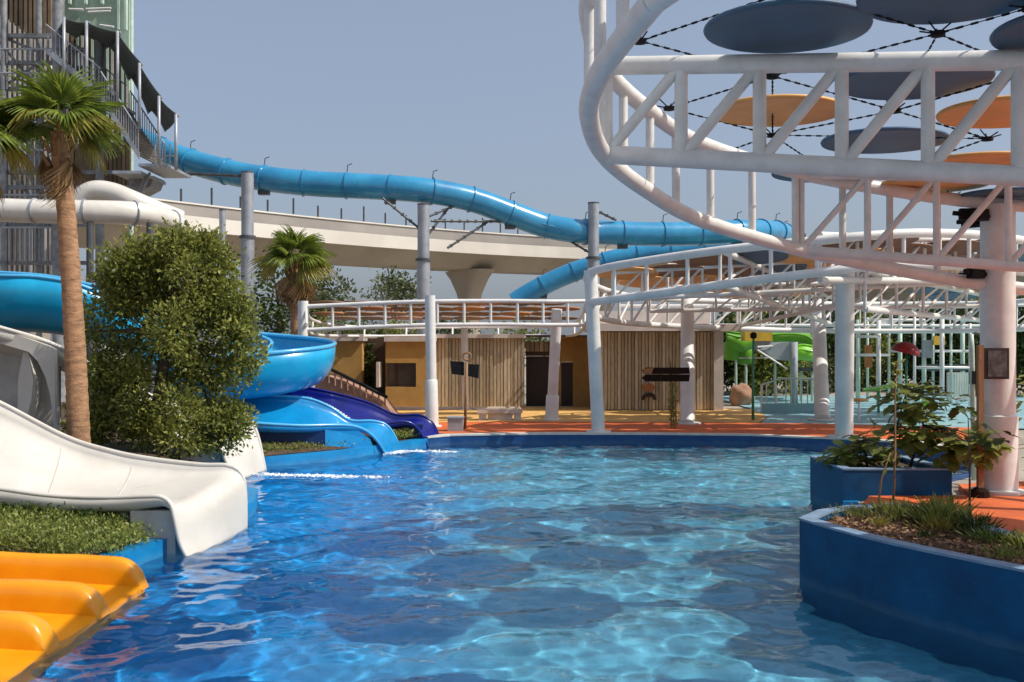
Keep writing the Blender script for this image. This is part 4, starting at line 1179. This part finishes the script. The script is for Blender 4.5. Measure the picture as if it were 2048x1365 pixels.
LEAFB2 = leaf_mesh('leaf', M['leaf_shrub']); LEAFB = leaf_mesh('leaf', M['leaf_dark']); LEAFH = leaf_mesh('leaf', M['leaf_hedge'], False); LEAFG = leaf_mesh('leaf', M['leaf_bush'])
def broadleaf(label, stems, blobs, n, size, me, seed, stem_r=0.025, name='broadleaf_shrub', group=None, stem_m=None):
    base = Vector(stems[0][0])
    t = thing(name, label, 'plant', base, group)
    rng = np.random.RandomState(seed)
    mbs = []
    for s in stems:
        k = len(s); mbs.append((MB().tube(s, [stem_r * (1 - 0.6 * i / (k - 1)) for i in range(k)], 6), [Vector(q) for q in s]))
    pts = [(Vector(c), Vector(r)) for c, r in blobs]
    for i in range(n):
        c, r = pts[rng.randint(len(pts))]
        d = Vector(rng.normal(0, 1, 3)).normalized()
        p = c + Vector((d.x * r.x, d.y * r.y, d.z * r.z)) * (0.35 + 0.7 * rng.rand())
        o = link('leaf', me, t)
        o.location = p - base
        s = size * rng.uniform(0.7, 1.3); o.scale = (s, s, s)
        dr = Vector((d.x, d.y, d.z * 0.4 - 0.15)) + Vector(rng.normal(0, 0.3, 3))
        q = dr.normalized().to_track_quat('Y', 'Z'); o.rotation_euler = q.to_euler()
        if i % 5 == 0:
            best = min(((p - v).length, bi, v) for bi, (m_, vv) in enumerate(mbs) for v in vv[1:])
            mbs[best[1]][0].tube([best[2], best[2].lerp(p, 0.55) + Vector((0, 0, 0.05)), p], stem_r * 0.22, 4, cap=False)
    for m_, vv in mbs:
        m_.build('stem', stem_m or M['bark'], t, smooth=True)
    return t
z1 = 0.7
broadleaf('dark big leaved shrub in the square planter in front of the near column',
          [[(6.9, 18.2, z1), (6.95, 18.1, 1.4), (7.1, 18.0, 2.1)], [(7.2, 18.1, z1), (7.4, 18.0, 1.5)], [(6.5, 18.3, z1), (6.4, 18.2, 1.2)]],
          [((7.1, 17.9, 1.95), (.55, .45, .35)), ((7.3, 17.9, 1.45), (.6, .5, .4)), ((6.7, 18.0, 1.15), (.7, .5, .3)), ((7.6, 17.6, 1.05), (.4, .3, .3)), ((6.1, 18.2, .9), (.4, .4, .2)), ((7.9, 17.0, 1.2), (.35, .25, .25))], 520, 0.25, LEAFB2, 21, name='broadleaf_shrub')
broadleaf('thin whitish stemmed sapling rising from the long planter before the square one',
          [[(4.95, 13.0, 0.74), (4.98, 13.0, 1.5), (5.0, 13.05, 2.3), (5.03, 13.05, 2.72)], [(4.75, 13.0, 0.74), (4.8, 13.0, 1.2), (4.92, 13.0, 1.55)]],
          [((5.0, 13.0, 1.62), (.14, .14, .12)), ((4.95, 13.0, 1.42), (.16, .14, .1)), ((4.9, 13.1, 2.45), (.16, .12, .14)), ((5.02, 13.0, 2.65), (.07, .07, .07))], 40, 0.085, LEAFH, 22, stem_r=0.017, name='sapling', stem_m=M['wood_pole'])
broadleaf('slim dark stemmed sapling in the long planter under the picture frame',
          [[(5.95, 13.0, 0.74), (5.95, 13.0, 1.4), (5.93, 13.0, 2.0)]],
          [((5.93, 13.0, 1.85), (.22, .2, .2)), ((5.8, 13.0, 2.2), (.25, .2, .2)), ((6.25, 13.0, 1.75), (.18, .2, .14))], 44, 0.13, LEAFB, 23, stem_r=0.016, name='sapling')
broadleaf('green leafy shrub right of the near column at the picture edge',
          [[(9.9, 18.9, 0.34), (9.9, 18.8, 1.5)]], [((9.85, 18.8, 1.9), (.4, .4, .5)), ((9.9, 18.6, 1.0), (.35, .4, .5))], 110, 0.17, LEAFG, 24)

# picture frame and pole on the near column
fr = thing('picture_frame', 'dark framed picture mounted on the near white column', 'picture', (8.42, 17.15, 2.6))
a, b = P(1967, 696, 17.2), P(2015, 758, 17.2)
MB().bbox(a.x, b.x, 17.14, 17.2, b.z, a.z).build('frame', M['door'], fr)
MB().bbox(a.x + .045, b.x - .045, 17.125, 17.139, b.z + .045, a.z - .045).build('print', mat('picture_print', (0.09, 0.085, 0.08), 0.35, 0.6, 7.0, hue=(0.012, 0.01, 0.01)), fr)
MB().bbox(a.x + 0.1, b.x - 0.1, 17.2, 17.33, b.z + .2, b.z + 0.3).build('mount', M['black'], fr)
pole = thing('timber_pole', 'flat brown timber pole standing in front of the near column', 'pole', (8.0, 17.0, 0.34))
a = P(1960, 690, 17.05); MB().bbox(a.x - .045, a.x + .045, 17.0, 17.09, 0.34, a.z).build('post', M['wood_pole'], pole)
MB().lathe((a.x, 17.05, 0.345), [(0, 0), (.16, 0), (.15, .1), (.08, .16), (0, .16)], 12).build('foot', M['wood_dark'], pole)
lamp = thing('curved_lamp', 'dark bent lamp arm beside the near column', 'lamp', tuple(P(1940, 640, 20)))
MB().tube([foot(1948, 20, 0.2), P(1944, 700, 20), P(1942, 668, 20)], 0.05, 8).build('pole', M['mint'], lamp, smooth=True)
MB().tube([P(1942, 690, 20), P(1942, 672, 20), P(1950, 666, 20), P(1968, 667, 20)], 0.03, 8).build('arm', M['darksteel'], lamp, smooth=True)
MB().box(P(1950, 755, 20), (0.16, 0.16, 0.26)).build('speaker_box', M['black'], lamp)

# ------------------------------------------------------------------ signs and small things on the far deck
sg = thing('sign_post', 'post with two black boards and a ring on top by the far pool edge', 'sign', tuple(foot(932, 31)))
MB().tube([foot(930, 31), P(933, 725, 31)], 0.045, 8).build('post', M['wood_pole'], sg, smooth=True)
MB().slab([P(900, 722, 31), P(928, 724, 31), P(928, 751, 31), P(903, 748, 31)], (0, 0.06, 0)).build('board', M['black'], sg)
MB().slab([P(936, 728, 31), P(958, 729, 31), P(957, 757, 31), P(936, 752, 31)], (0, 0.06, 0)).build('board', M['black'], sg)
c = P(934, 713, 31); MB().tube([c + Vector((0.12 * math.cos(a), 0, 0.12 * math.sin(a))) for a in np.linspace(0, 2 * math.pi, 17)], 0.035, 6).build('ring', M['wood_pole'], sg, smooth=True)
sg = thing('sign_post', 'dark wooden finger boards in front of the planked wall', 'sign', tuple(foot(1350, 31)))
for px in (1343, 1352):
    MB().tube([foot(px, 31), P(px - 2, 700 if px > 1350 else 722, 31)], 0.03, 6).build('post', M['wood_pole'], sg)
MB().slab([P(1284, 741, 30.9), P(1292, 735, 30.9), P(1378, 735, 30.9), P(1380, 748, 30.9), P(1290, 748, 30.9)], (0, 0.05, 0)).build('board', M['wood_dark'], sg)
MB().slab([P(1283, 756, 30.9), P(1292, 749, 30.9), P(1380, 749, 30.9), P(1378, 763, 30.9), P(1292, 763, 30.9)], (0, 0.05, 0)).build('board', M['wood_dark'], sg)
MB().slab([P(1285, 738, 30.86), P(1308, 735.5, 30.86), P(1303, 747, 30.86), P(1290, 747, 30.86)], (0, 0.035, 0)).build('arrow_tip', M['wood_orange'], sg)
cl = thing('climbing_plant', 'climbing plant with yellow leaves on the finger board posts', 'plant', tuple(foot(1347, 30.9)))
rng = np.random.RandomState(4); pts = np.array([tuple(P(1344 + rng.normal(0, 4), 765 + rng.rand() * 88, 30.85)) for i in range(160)])
leaf_cloud('leaves', pts, rng.normal(0, 1, (160, 3)), 0.11, M['leaf_palmy'], cl, 5)
MB().tube([foot(1348, 30.86), P(1345, 765, 30.86)], 0.02, 5).build('stem', M['bark'], cl)
lr = thing('wall_sign', 'small orange notice above a black ring on the planked wall', 'sign', tuple(P(1298, 780, 39.1)))
MB().slab([P(1283, 769, 39.1), P(1303, 767, 39.1), P(1313, 774, 39.1), P(1305, 782, 39.1), P(1285, 781, 39.1)], (0, 0.04, 0)).build('notice', M['wood_orange'], lr)
c = P(1298, 797, 39.05); MB().tube([c + Vector((0.22 * math.cos(a), 0, 0.16 * math.sin(a))) for a in np.linspace(-0.3, math.pi + 0.3, 15)], 0.075, 8).build('ring', M['door'], lr, smooth=True)
MB().tube([P(1298, 782, 39.12), P(1298, 828, 39.12)], 0.02, 6).build('stem', M['wood_pole'], lr)
bx = thing('service_box', 'pale grey box standing on the orange deck near the navy slide', 'box', tuple(foot(910, 30.3)))
a, b = P(896, 836, 30.3), P(926, 860, 30.3)
MB().bbox(a.x, b.x, 30.1, 30.6, GZ + .06, a.z).build('body', M['grey_box'], bx); MB().bbox(a.x - .03, b.x + .03, 30.07, 30.63, a.z + .002, a.z + .04).build('lid', M['grey_box'], bx)
bn = thing('bench', 'long low concrete bench in front of the planked wall', 'bench', tuple(foot(1000, 34.6)))
a, b = P(955, 819, 34.6), P(1045, 842, 34.6)
MB().bbox(a.x, b.x, 34.4, 34.95, a.z - .12, a.z).build('seat', M['fascia'], bn)
MB().bbox(a.x + .05, a.x + .3, 34.45, 34.9, GZ + .055, a.z - .123).build('leg', M['fascia'], bn); MB().bbox(b.x - .3, b.x - .05, 34.45, 34.9, GZ + .055, a.z - .123).build('leg', M['fascia'], bn)
MB().bbox(a.x + .35, b.x - .35, 34.5, 34.85, GZ + .055, a.z - .13).build('panel', M['fascia'], bn)

# ------------------------------------------------------------------ splash play area on the right
def parasol():
    t = thing('parasol', 'dark red domed parasol on a green pole in the play area', 'parasol', tuple(foot(1812, 35)))
    c = P(1813, 700, 35)
    MB().lathe(c, [(0.5, -0.12), (0.46, 0.02), (0.34, 0.17), (0.18, 0.26), (0, 0.29), (0, 0.25), (0.3, 0.13), (0.47, -0.12), (0.5, -0.12)], 20, axis=(0.25, -0.1, 1)).build('canopy', M['red'], t, smooth=True)
    MB().tube([foot(1812, 35), c], 0.045, 8).build('pole', M['green_pole'], t, smooth=True)
parasol()
def lily(px, py, D, r, label, m='lime'):
    t = thing('leaf_fountain', label, 'fountain', tuple(foot(px, D)), 'leaf shaped water features')
    c = P(px, py, D)
    n = 24; v = []; f = []
    prof = [(0, -0.02), (0.35, -0.03), (0.7, 0.03), (1.0, 0.14), (0.97, 0.19), (0.7, 0.09), (0, 0.05)]
    mb = MB()
    for k in range(n):
        a = 2 * math.pi * k / n; w = 1 + 0.12 * math.sin(6 * a)
        for (q, z) in prof: v.append(c + Vector((q * r * w * math.cos(a), q * r * w * math.sin(a) * 0.8, z * r + 0.18 * q * r * math.cos(a))))
    m_ = len(prof)
    for k in range(n):
        for i in range(m_ - 1): f.append((k * m_ + i, ((k + 1) % n) * m_ + i, ((k + 1) % n) * m_ + i + 1, k * m_ + i + 1))
    mb.add(v, f); mb.build('leaf_bowl', M[m], t, smooth=True)
    MB().tube([foot(px, D), c], 0.05, 8).build('stalk', M['green_pole'], t, smooth=True)
lily(1757, 780, 38, 0.62, 'higher lime green leaf fountain left of the parasol pole')
lily(1832, 815, 34, 0.62, 'lower lime green leaf fountain half hidden by the big leaved shrub')
tb = thing('round_table', 'orange round table top on a white post beside the pool corner column', 'table', tuple(foot(1718, 34)))
MB().lathe(P(1718, 801, 34), [(0, -.05), (.22, -.03), (.3, .02), (.3, .06), (0, .09)], 20).build('table_top', M['disc_orange'], tb, smooth=True, auto=40)
MB().tube([foot(1718, 34), P(1718, 803, 34)], .035, 8).build('post', M['white'], tb)

def play_frame():
    t = thing('play_structure', 'mint and white pole climbing frame behind the red parasol', 'play structure', tuple(foot(1830, 43)))
    rr = random.Random(3)
    for i, px in enumerate((1704, 1716, 1735, 1757, 1778, 1800, 1829, 1848, 1866, 1884, 1902, 1925, 1940)):
        D = 42 + (i % 3) * 1.4; top = 625 + rr.random() * 26
        MB().tube([foot(px, D), P(px, top, D)], 0.06 + 0.04 * (i % 2), 8).build('pole', M['mint'] if i % 3 else M['white_far'], t, smooth=True)
    for (x0, x1, y, D) in ((1700, 1965, 662, 41.8), (1712, 1760, 673, 41.9), (1733, 1850, 640, 43.3), (1780, 1940, 702, 43.4), (1830, 1945, 735, 42), (1704, 1780, 710, 43.3)):
        MB().tube([P(x0, y, D), P(x1, y, D)], 0.06, 8).build('crossbar', M['white_far'], t, smooth=True)
    for (x0, x1, y0, y1, D, m) in ((1756, 1790, 640, 655, 43, 'white_far'), (1868, 1890, 672, 690, 43, 'sign_yellow'), (1846, 1866, 680, 716, 43.2, 'grey_box'), (1730, 1745, 690, 735, 43.6, 'wood_orange'), (1840, 1935, 728, 742, 43.6, 'darksteel'), (1895, 1935, 745, 800, 43.8, 'clad')):
        a, b = P(x0, y0, D), P(x1, y1, D); MB().bbox(a.x, b.x, D, D + .1, b.z, a.z).build('panel', M[m], t)
    for i in range(7):
        a = P(1905 + i * 5, 745, 41.9); MB().bbox(a.x - .02, a.x + .02, 41.88, 41.92, P(0, 795, 41.9).z, a.z).build('bar', M['mint'], t)
play_frame()
def play_tower():
    t = thing('play_tower', 'play tower with bright green roofs and a yellow box behind the railing', 'play structure', tuple(foot(1560, 46)))
    def roof(px, py, rx, h, D, m='green_roof'):
        c = P(px, py, D); MB().lathe(c, [(rx, 0), (rx * .92, h * .35), (rx * .6, h * .8), (0, h), (0, h - .06), (rx * .9, -.02), (rx, 0)], 16).build('roof', M[m], t, smooth=True)
    trough('green_flume', t, PP([(1452, 668, 46), (1480, 674, 46), (1520, 672, 46.4), (1570, 668, 46.4), (1612, 672, 46.2), (1636, 690, 46)]), PP([(1452, 662, 48), (1480, 666, 48), (1520, 664, 48), (1570, 660, 48), (1625, 664, 48), (1650, 684, 47.6)]), [0.7, 0.9, 0.5, 0.5, 0.55, 0.6], M['green_roof'], n=40, k=12)
    trough('green_flume', t, PP([(1652, 700, 44.6), (1625, 702, 44.2), (1596, 700, 44.2), (1584, 716, 44.6)]), PP([(1652, 694, 46), (1625, 692, 46), (1600, 690, 46), (1576, 704, 46)]), [0.5, 0.6, 0.55, 0.5], M['lime'], n=30, k=12)
    for q in ((1466, 700, 1.1, 'green_roof'), (1488, 708, 0.8, 'green_roof')):
        a = P(q[0], q[1], 46.8); MB().lathe(a, [(0, -.5), (.42, -.45), (.46, .3), (.3, .42), (0, .45)], 14).build('green_barrel', M[q[3]], t, smooth=True)
    a, b = P(1490, 660, 45), P(1545, 682, 45); MB().bbox(a.x, b.x, 45, 45.8, b.z, a.z).build('yellow_box', M['sign_yellow'], t)
    a, b = P(1512, 682, 45.2), P(1545, 700, 45.2); MB().bbox(a.x, b.x, 45.2, 45.8, b.z, a.z).build('grey_panel', M['grey_box'], t)
    mb = MB(); mb.slab([P(1530, 700, 44), P(1560, 685, 44), P(1580, 684, 44), P(1580, 722, 44), P(1545, 718, 44)], (0, 1.2, 0)); mb.build('grey_hopper', M['grey_box'], t)
    MB().tube([foot(1588, 44), P(1588, 684, 44)], 0.17, 12).build('post', M['grey_box'], t, smooth=True)
    for q in ((1472, 46.5, 700), (1492, 46.5, 700), (1550, 48, 690), (1602, 45.5, 728), (1624, 45.5, 728)):
        MB().tube([foot(q[0], q[1]), P(q[0], q[2], q[1])], 0.06, 8).build('post', M['mint'], t)
    MB().tube([P(1515, 694, 44), P(1545, 692, 44)], .05, 6).tube([P(1515, 700, 44), P(1575, 738, 44)], .04, 6).build('water_pipe', M['white_far'], t)
    a, b = P(1600, 735, 45.2), P(1632, 742, 45.2); MB().bbox(a.x, b.x, 45, 46, b.z, a.z).build('platform', M['darksteel'], t)
play_tower()
rl = thing('railing', 'white and mint railing with tall posts at the splash pad', 'railing', tuple(foot(1580, 38)))
for i, px in enumerate((1523, 1533, 1552, 1572, 1582, 1590, 1603, 1615, 1630)):
    top = np.interp(px, [1523, 1552, 1560, 1640], [769, 769, 757, 757])
    MB().tube([foot(px, 38), P(px, top, 38)], 0.045 if i in (0, 2, 8) else 0.025, 8).build('post', M['white_far'] if i < 3 else M['mint'], rl)
MB().tube([P(1520, 770, 38), P(1536, 766, 38), P(1560, 757, 38), P(1636, 757, 38)], 0.04, 8).build('top_rail', M['mint'], rl, smooth=True)
MB().bbox(P(1523, 0, 38).x, P(1632, 0, 38).x, 37.95, 38.05, GZ + .05, GZ + .4).build('low_wall', M['teal_pad'], rl)
lp = thing('lamp_post', 'slim green lamp post in front of the play tower', 'lamp', tuple(foot(1506, 34.5)))
MB().tube([foot(1506, 34.5), P(1506, 745, 34.5), P(1507, 672, 34.5)], [.05, .045, .035], 8).build('pole', M['green_pole'], lp, smooth=True)
MB().lathe(P(1507, 670, 34.5), [(0, -.14), (.11, -.1), (.12, .04), (.05, .1), (0, .1)], 10).build('lantern', M['black'], lp)
MB().tube([P(1478, 716, 34.5), P(1536, 716, 34.5)], .03, 6).build('arm', M['mint'], lp)
rk = thing('boulder', 'reddish brown boulder behind the corner of the planked block', 'rock', tuple(foot(1482, 43)))
me = bmesh.new(); bmesh.ops.create_icosphere(me, subdivisions=3, radius=1)
for v in me.verts:
    v.co *= 1 + 0.16 * math.sin(v.co.x * 4 + 1) * math.sin(v.co.y * 3.4) + 0.1 * math.sin(v.co.z * 6 + v.co.x * 3)
    v.co = Vector((v.co.x * 0.5, v.co.y * 0.5, v.co.z * 0.55 + 0.35))
rm = bpy.data.meshes.new('stone'); me.to_mesh(rm); me.free(); rm.materials.append(M['rock']); rm.shade_smooth(); link('stone', rm, rk)

# ------------------------------------------------------------------ trees and plants
def near_tree():
    b = (-6.9, 19.6, 0.9)
    bl = []
    rg = np.random.RandomState(12)
    ol = [(455, 240, 420), (500, 215, 455), (560, 190, 465), (620, 165, 490), (680, 155, 520), (740, 155, 505), (800, 155, 500), (850, 165, 490), (885, 190, 420)]
    while len(bl) < 96:
        py = rg.uniform(480, 875)
        a_ = np.interp(py, [q[0] for q in ol], [q[1] for q in ol]) + 12; b_ = np.interp(py, [q[0] for q in ol], [q[2] for q in ol]) - 10
        px = rg.uniform(a_, b_); r_ = rg.uniform(0.2, 0.42)
        bulge = 1 - ((px - (a_ + b_) / 2) / ((b_ - a_) / 2)) ** 2
        bl.append((tuple(P(px, py, 19.9 - 1.1 * bulge * rg.rand() + 0.9 * bulge * rg.rand())), (r_, r_ * 0.95, r_ * rg.uniform(0.75, 1.15))))
    t = tree('bushy_tree', 'big bushy dark green tree between the palm and the blue slide bend', b, [b, (-6.9, 19.6, 1.8), (-6.8, 19.7, 3.0), (-6.7, 19.8, 4.2)], 0.14, bl, 54000, 0.1, M['leaf_bush'], 31, lo=0.42, cl=0.1, limbs=24)
near_tree()

# palms
def fan_mesh(m, seed, droop=0.35, spread=2.3):
    rng = np.random.RandomState(seed)
    mb = MB()
    mb.tube([(0, 0, 0), (0, 0.5, 0.02)], [0.022, 0.012], 5)
    n = 22
    for i in range(n):
        a = (i / (n - 1) - 0.5) * spread
        L_ = 0.75 * (1 - 0.25 * abs(a) / (spread / 2)) * rng.uniform(0.9, 1.1)
        d = Vector((math.sin(a), math.cos(a), 0)); s = Vector((math.cos(a), -math.sin(a), 0))
        base = Vector((0, 0.48, 0.02))
        v = []
        for k, (u, w) in enumerate(((0.03, 0.014), (0.35, 0.042), (0.7, 0.034), (0.95, 0.012), (1.08, 0.002))):
            c = base + d * (u * L_) + Vector((0, 0, 0.06 * math.sin(u * 3) - droop * u ** 2.2 * L_ - 0.1 * abs(a) * u))
            v += [c - s * w + Vector((0, 0, 0.02)), c, c + s * w + Vector((0, 0, 0.02))]
        f = []
        for k in range(4):
            for j in range(2): f.append((k * 3 + j, k * 3 + j + 1, k * 3 + 4 + j, k * 3 + 3 + j))
        mb.add(v, f)
    o = mb.build('frond', m, None, fix=False); me = o.data; bpy.data.objects.remove(o); return me
FAN = [fan_mesh(M['leaf_palm'], 1, 0.25), fan_mesh(M['leaf_palm'], 2, 0.45), fan_mesh(M['leaf_palmy'], 3, 0.6), fan_mesh(M['leaf_dead'], 4, 0.9, 1.6)]
def palm(label, base, top, r0, r1, fr, seed, size=1.0, group='fan palms', skirt=10, live=26):
    base, top = Vector(base), Vector(top)
    t = thing('palm_tree', label, 'palm tree', base, group)
    rng = np.random.RandomState(seed)
    n = 46; pts = []; rs = []
    for i in range(n):
        s = i / (n - 1); pts.append(base.lerp(top, s) + Vector((0.05 * math.sin(s * 3), 0, 0))); rs.append((r0 + (r1 - r0) * s) * (1 + 0.05 * (i % 2) + 0.03 * rng.rand()) * (1 + 0.2 * max(0, s - 0.78)))
    MB().tube(pts, rs, 14).build('trunk', M['trunk'], t, smooth=True)
    # old leaf bases under the crown
    for i in range(int(skirt * 2.2)):
        a = rng.rand() * 6.28; z = -rng.rand() * 0.75
        c = top + Vector((math.cos(a) * r1 * 1.1, math.sin(a) * r1 * 1.1, z)); e = c + Vector((math.cos(a) * 0.14, math.sin(a) * 0.14, 0.2 + 0.1 * rng.rand()))
        MB().tube([c, e], [0.05 * size, 0.02 * size], 5).build('leaf_base', M['leaf_dead'], t)
    for i in range(live + skirt):
        if i < live:
            a = i * 2.4 + rng.rand() * 0.5; el = R(78 - 88 * (i / live) ** 0.9 + rng.normal(0, 9)); me = FAN[0 if i < live * .45 else (1 if i < live * .8 else 2)]
        else:
            a = rng.rand() * 6.28; el = R(-35 - 45 * rng.rand()); me = FAN[3]
        o = link('frond', me, t)
        o.location = top - base + Vector((0, 0, 0.1 if i < live else -0.12 - .3 * rng.rand()))
        o.rotation_euler = Euler((el, rng.normal(0, 0.25), a), 'XYZ')
        s = fr * rng.uniform(0.85, 1.12) * (1 if i < live else 0.75); o.scale = (s, s, s)
    return t
palm('tall fan palm with orange brown trunk in front of the stair tower', (-7.35, 17, 0.9), P(118, 265, 17), 0.185, 0.135, 0.86, 5, live=24, skirt=6)
palm('fan palm cut off by the left picture edge', (-9.1, 16.5, 0.9), P(-62, 290, 16.5), 0.18, 0.15, 0.95, 6)
palm('shorter fan palm beside the tall grey post, with a hanging brown skirt', (-7.8, 36, GZ), P(588, 530, 36), 0.2, 0.17, 1.15, 7, skirt=22, live=28)

# hedges and ground cover
def cover(name, label, region, n, size, m, seed, h=0.25, zf=None):
    rng = np.random.RandomState(seed)
    pts = []
    x0 = min(p[0] for p in region); x1 = max(p[0] for p in region); y0 = min(p[1] for p in region); y1 = max(p[1] for p in region)
    cl = []
    while len(cl) < n // 14:
        x, y = rng.uniform(x0, x1), rng.uniform(y0, y1)
        if inside(region, x, y): cl.append((x, y, rng.rand()))
    cl = np.array(cl)
    w = rng.randint(0, len(cl), n)
    x = cl[w, 0] + rng.normal(0, 0.09, n); y = cl[w, 1] + rng.normal(0, 0.09, n)
    z = np.array([zf(a, b) for a, b in zip(x, y)]) + h * (0.25 + 0.75 * cl[w, 2]) * rng.rand(n) ** 0.6
    p = np.c_[x, y, z]
    d = np.c_[rng.normal(0, .5, (n, 2)), np.full(n, 0.8)]
    o = leaf_cloud(name, p, d, size, m, None, seed)
    return tag(o, label, 'hedge' if 'hedge' in name else 'ground cover', None, 'stuff')
bz = lambda x, y: 0.24 + 0.2 * (1 - math.exp(-max(0, -5.2 - x) / 1.0))
cover('hedge', 'low sunlit green hedge between the white and the yellow slide', [(-5.4, 12.3), (-5.1, 13.2), (-5.0, 13.75), (-5.5, 14.05), (-9.5, 14.1), (-9.5, 12.3)], 24000, 0.06, M['leaf_hedge'], 41, 0.32, bz)
cover('hedge_shade', 'shade-darkened leafy strip of hedge against the white slide support wall', [(-5.5, 13.85), (-5.5, 14.2), (-9.5, 14.2), (-9.5, 13.85)], 3500, 0.07, M['leaf_dark'], 42, 0.3, lambda x, y: bz(x, y) + 0.06)  # darker leaf colour paints in the shade beside the slide wall
cover('ground_cover', 'low ground cover bed along the blue pool wall under the blue slide', [(-6.1, 24.0), (-4.35, 25.75), (-3.75, 26.6), (-4.2, 26.9), (-5.5, 25.6), (-7.0, 24.6)], 6000, 0.07, M['leaf_hedge'], 43, 0.2, lambda x, y: 0.27)
cover('ground_cover', 'small reddish green plants between the two blue slide exits', [(-3.1, 27.6), (-2.7, 28.2), (-3.2, 28.45), (-3.6, 27.7)], 900, 0.07, M['leaf_bush'], 44, 0.28, lambda x, y: 0.27)

# trees behind the park
def far_tree(label, px, py, D, rx, rz, seed, m='leaf_far', n=1800, size=0.3):
    c = P(px, py, D); b = (c.x, c.y, GZ)
    rng = np.random.RandomState(seed)
    bl = [(tuple(c + Vector((rng.normal(0, .5) * rx, rng.normal(0, .3) * rx, rng.normal(0, .45) * rz))), (rx * .6, rx * .6, rz * .6)) for _ in range(9)]
    tree('background_tree', label, b, [b, (c.x, c.y, c.z * .6), tuple(c)], 0.16, bl, n, size, M[m], seed, 'trees behind the park', lo=0.4, cl=0.3)
far_tree('olive green tree right of the shorter palm', 648, 600, 60, 1.3, 1.6, 51)
far_tree('round olive tree standing alone below the viaduct', 790, 592, 75, 1.7, 1.5, 52)
far_tree('dark shrub behind the left end of the low canopy', 560, 610, 46, 1.2, 1.5, 53, 'leaf_dark', 2400, .22)
for i, (px, w, lab) in enumerate(((640, 1.2, 'dark shrub seen under the low canopy beside its left column'), (725, 1.3, 'shrub seen under the low canopy above the ochre recess'), (800, 1.3, 'green shrub seen under the low canopy above the window'), (885, 1.2, 'shrub behind the roof left of the black boards'), (1040, 1.1, 'small shrub behind the roof above the dark doorway'))):
    far_tree(lab, px, 668, 52, w, 0.75, 60 + i, 'leaf_dark' if i % 2 else 'leaf_bush', 1300, .2)
for i, (px, py, D, w, h, lab) in enumerate(((1475, 700, 52, 1.6, 1.9, 'dark tree behind the corner of the planked block'), (1530, 720, 51, 1.5, 1.8, 'dense dark tree behind the green lamp post'), (1600, 700, 53, 1.6, 2.0, 'dark tree behind the play tower'), (1665, 690, 55, 1.6, 2.2, 'tree between the two splash pad columns'),
                                            (1730, 705, 56, 1.7, 2.4, 'grey green tree behind the left of the climbing frame'), (1800, 690, 57, 1.8, 2.2, 'tree behind the red parasol'), (1870, 700, 55, 1.7, 2.4, 'tree behind the middle of the climbing frame'), (1935, 690, 57, 1.8, 2.4, 'tree behind the lamp arm'), (2010, 700, 52, 1.8, 2.2, 'tree behind the near column'), (2080, 690, 50, 1.8, 2.3, 'tree at the right picture edge beyond the pool'))):
    far_tree(lab, px, py, D, w, h, 70 + i, ('leaf_dark', 'leaf_bush', 'leaf_far')[i % 3], 6500, .26)
# creeper in the recess of the building
cr = thing('creeper', 'dark creeper climbing in the recess between the ochre walls', 'plant', tuple(foot(738, 42)))
rng = np.random.RandomState(8); pts = np.array([tuple(P(733 + rng.normal(0, 7), 690 + rng.rand() * 120, 43.2)) for _ in range(700)])
leaf_cloud('leaves', pts, rng.normal(0, 1, (700, 3)), 0.2, M['leaf_dark'], cr, 9)
MB().tube([foot(735, 43.2), P(733, 700, 43.2)], .05, 6).build('stem', M['bark'], cr)

# foam where the slides run into the pool
def foam(label, pts, n, seed, sx, sy):
    rng = np.random.RandomState(seed); mb = MB()
    A = crom([(x, y, 0) for x, y in pts], 60)
    for i in range(n):
        q = A[rng.randint(60)]; r = 0.006 + 0.03 * rng.rand() ** 3
        c = Vector((q[0] + rng.normal(0, sx), q[1] + rng.normal(0, sy), 0.005 + 0.012 * rng.rand()))
        mb.lathe(c, [(0, -r * .4), (r, 0), (r * .6, r * .5), (0, r * .6)], 6)
    o = mb.build('foam', M['foam'], None, smooth=True, fix=False); tag(o, label, 'foam', None, 'stuff')
foam('white line of foam trailing from the second white slide', [(-5.6, 22.5), (-5.2, 22.3), (-4.4, 22.2), (-3.0, 21.9)], 1300, 1, .22, .1)
foam('foam at the end of the bright blue slide', [(-3.3, 26.6), (-2.9, 27.1), (-1.6, 27.0)], 800, 2, .16, .14)
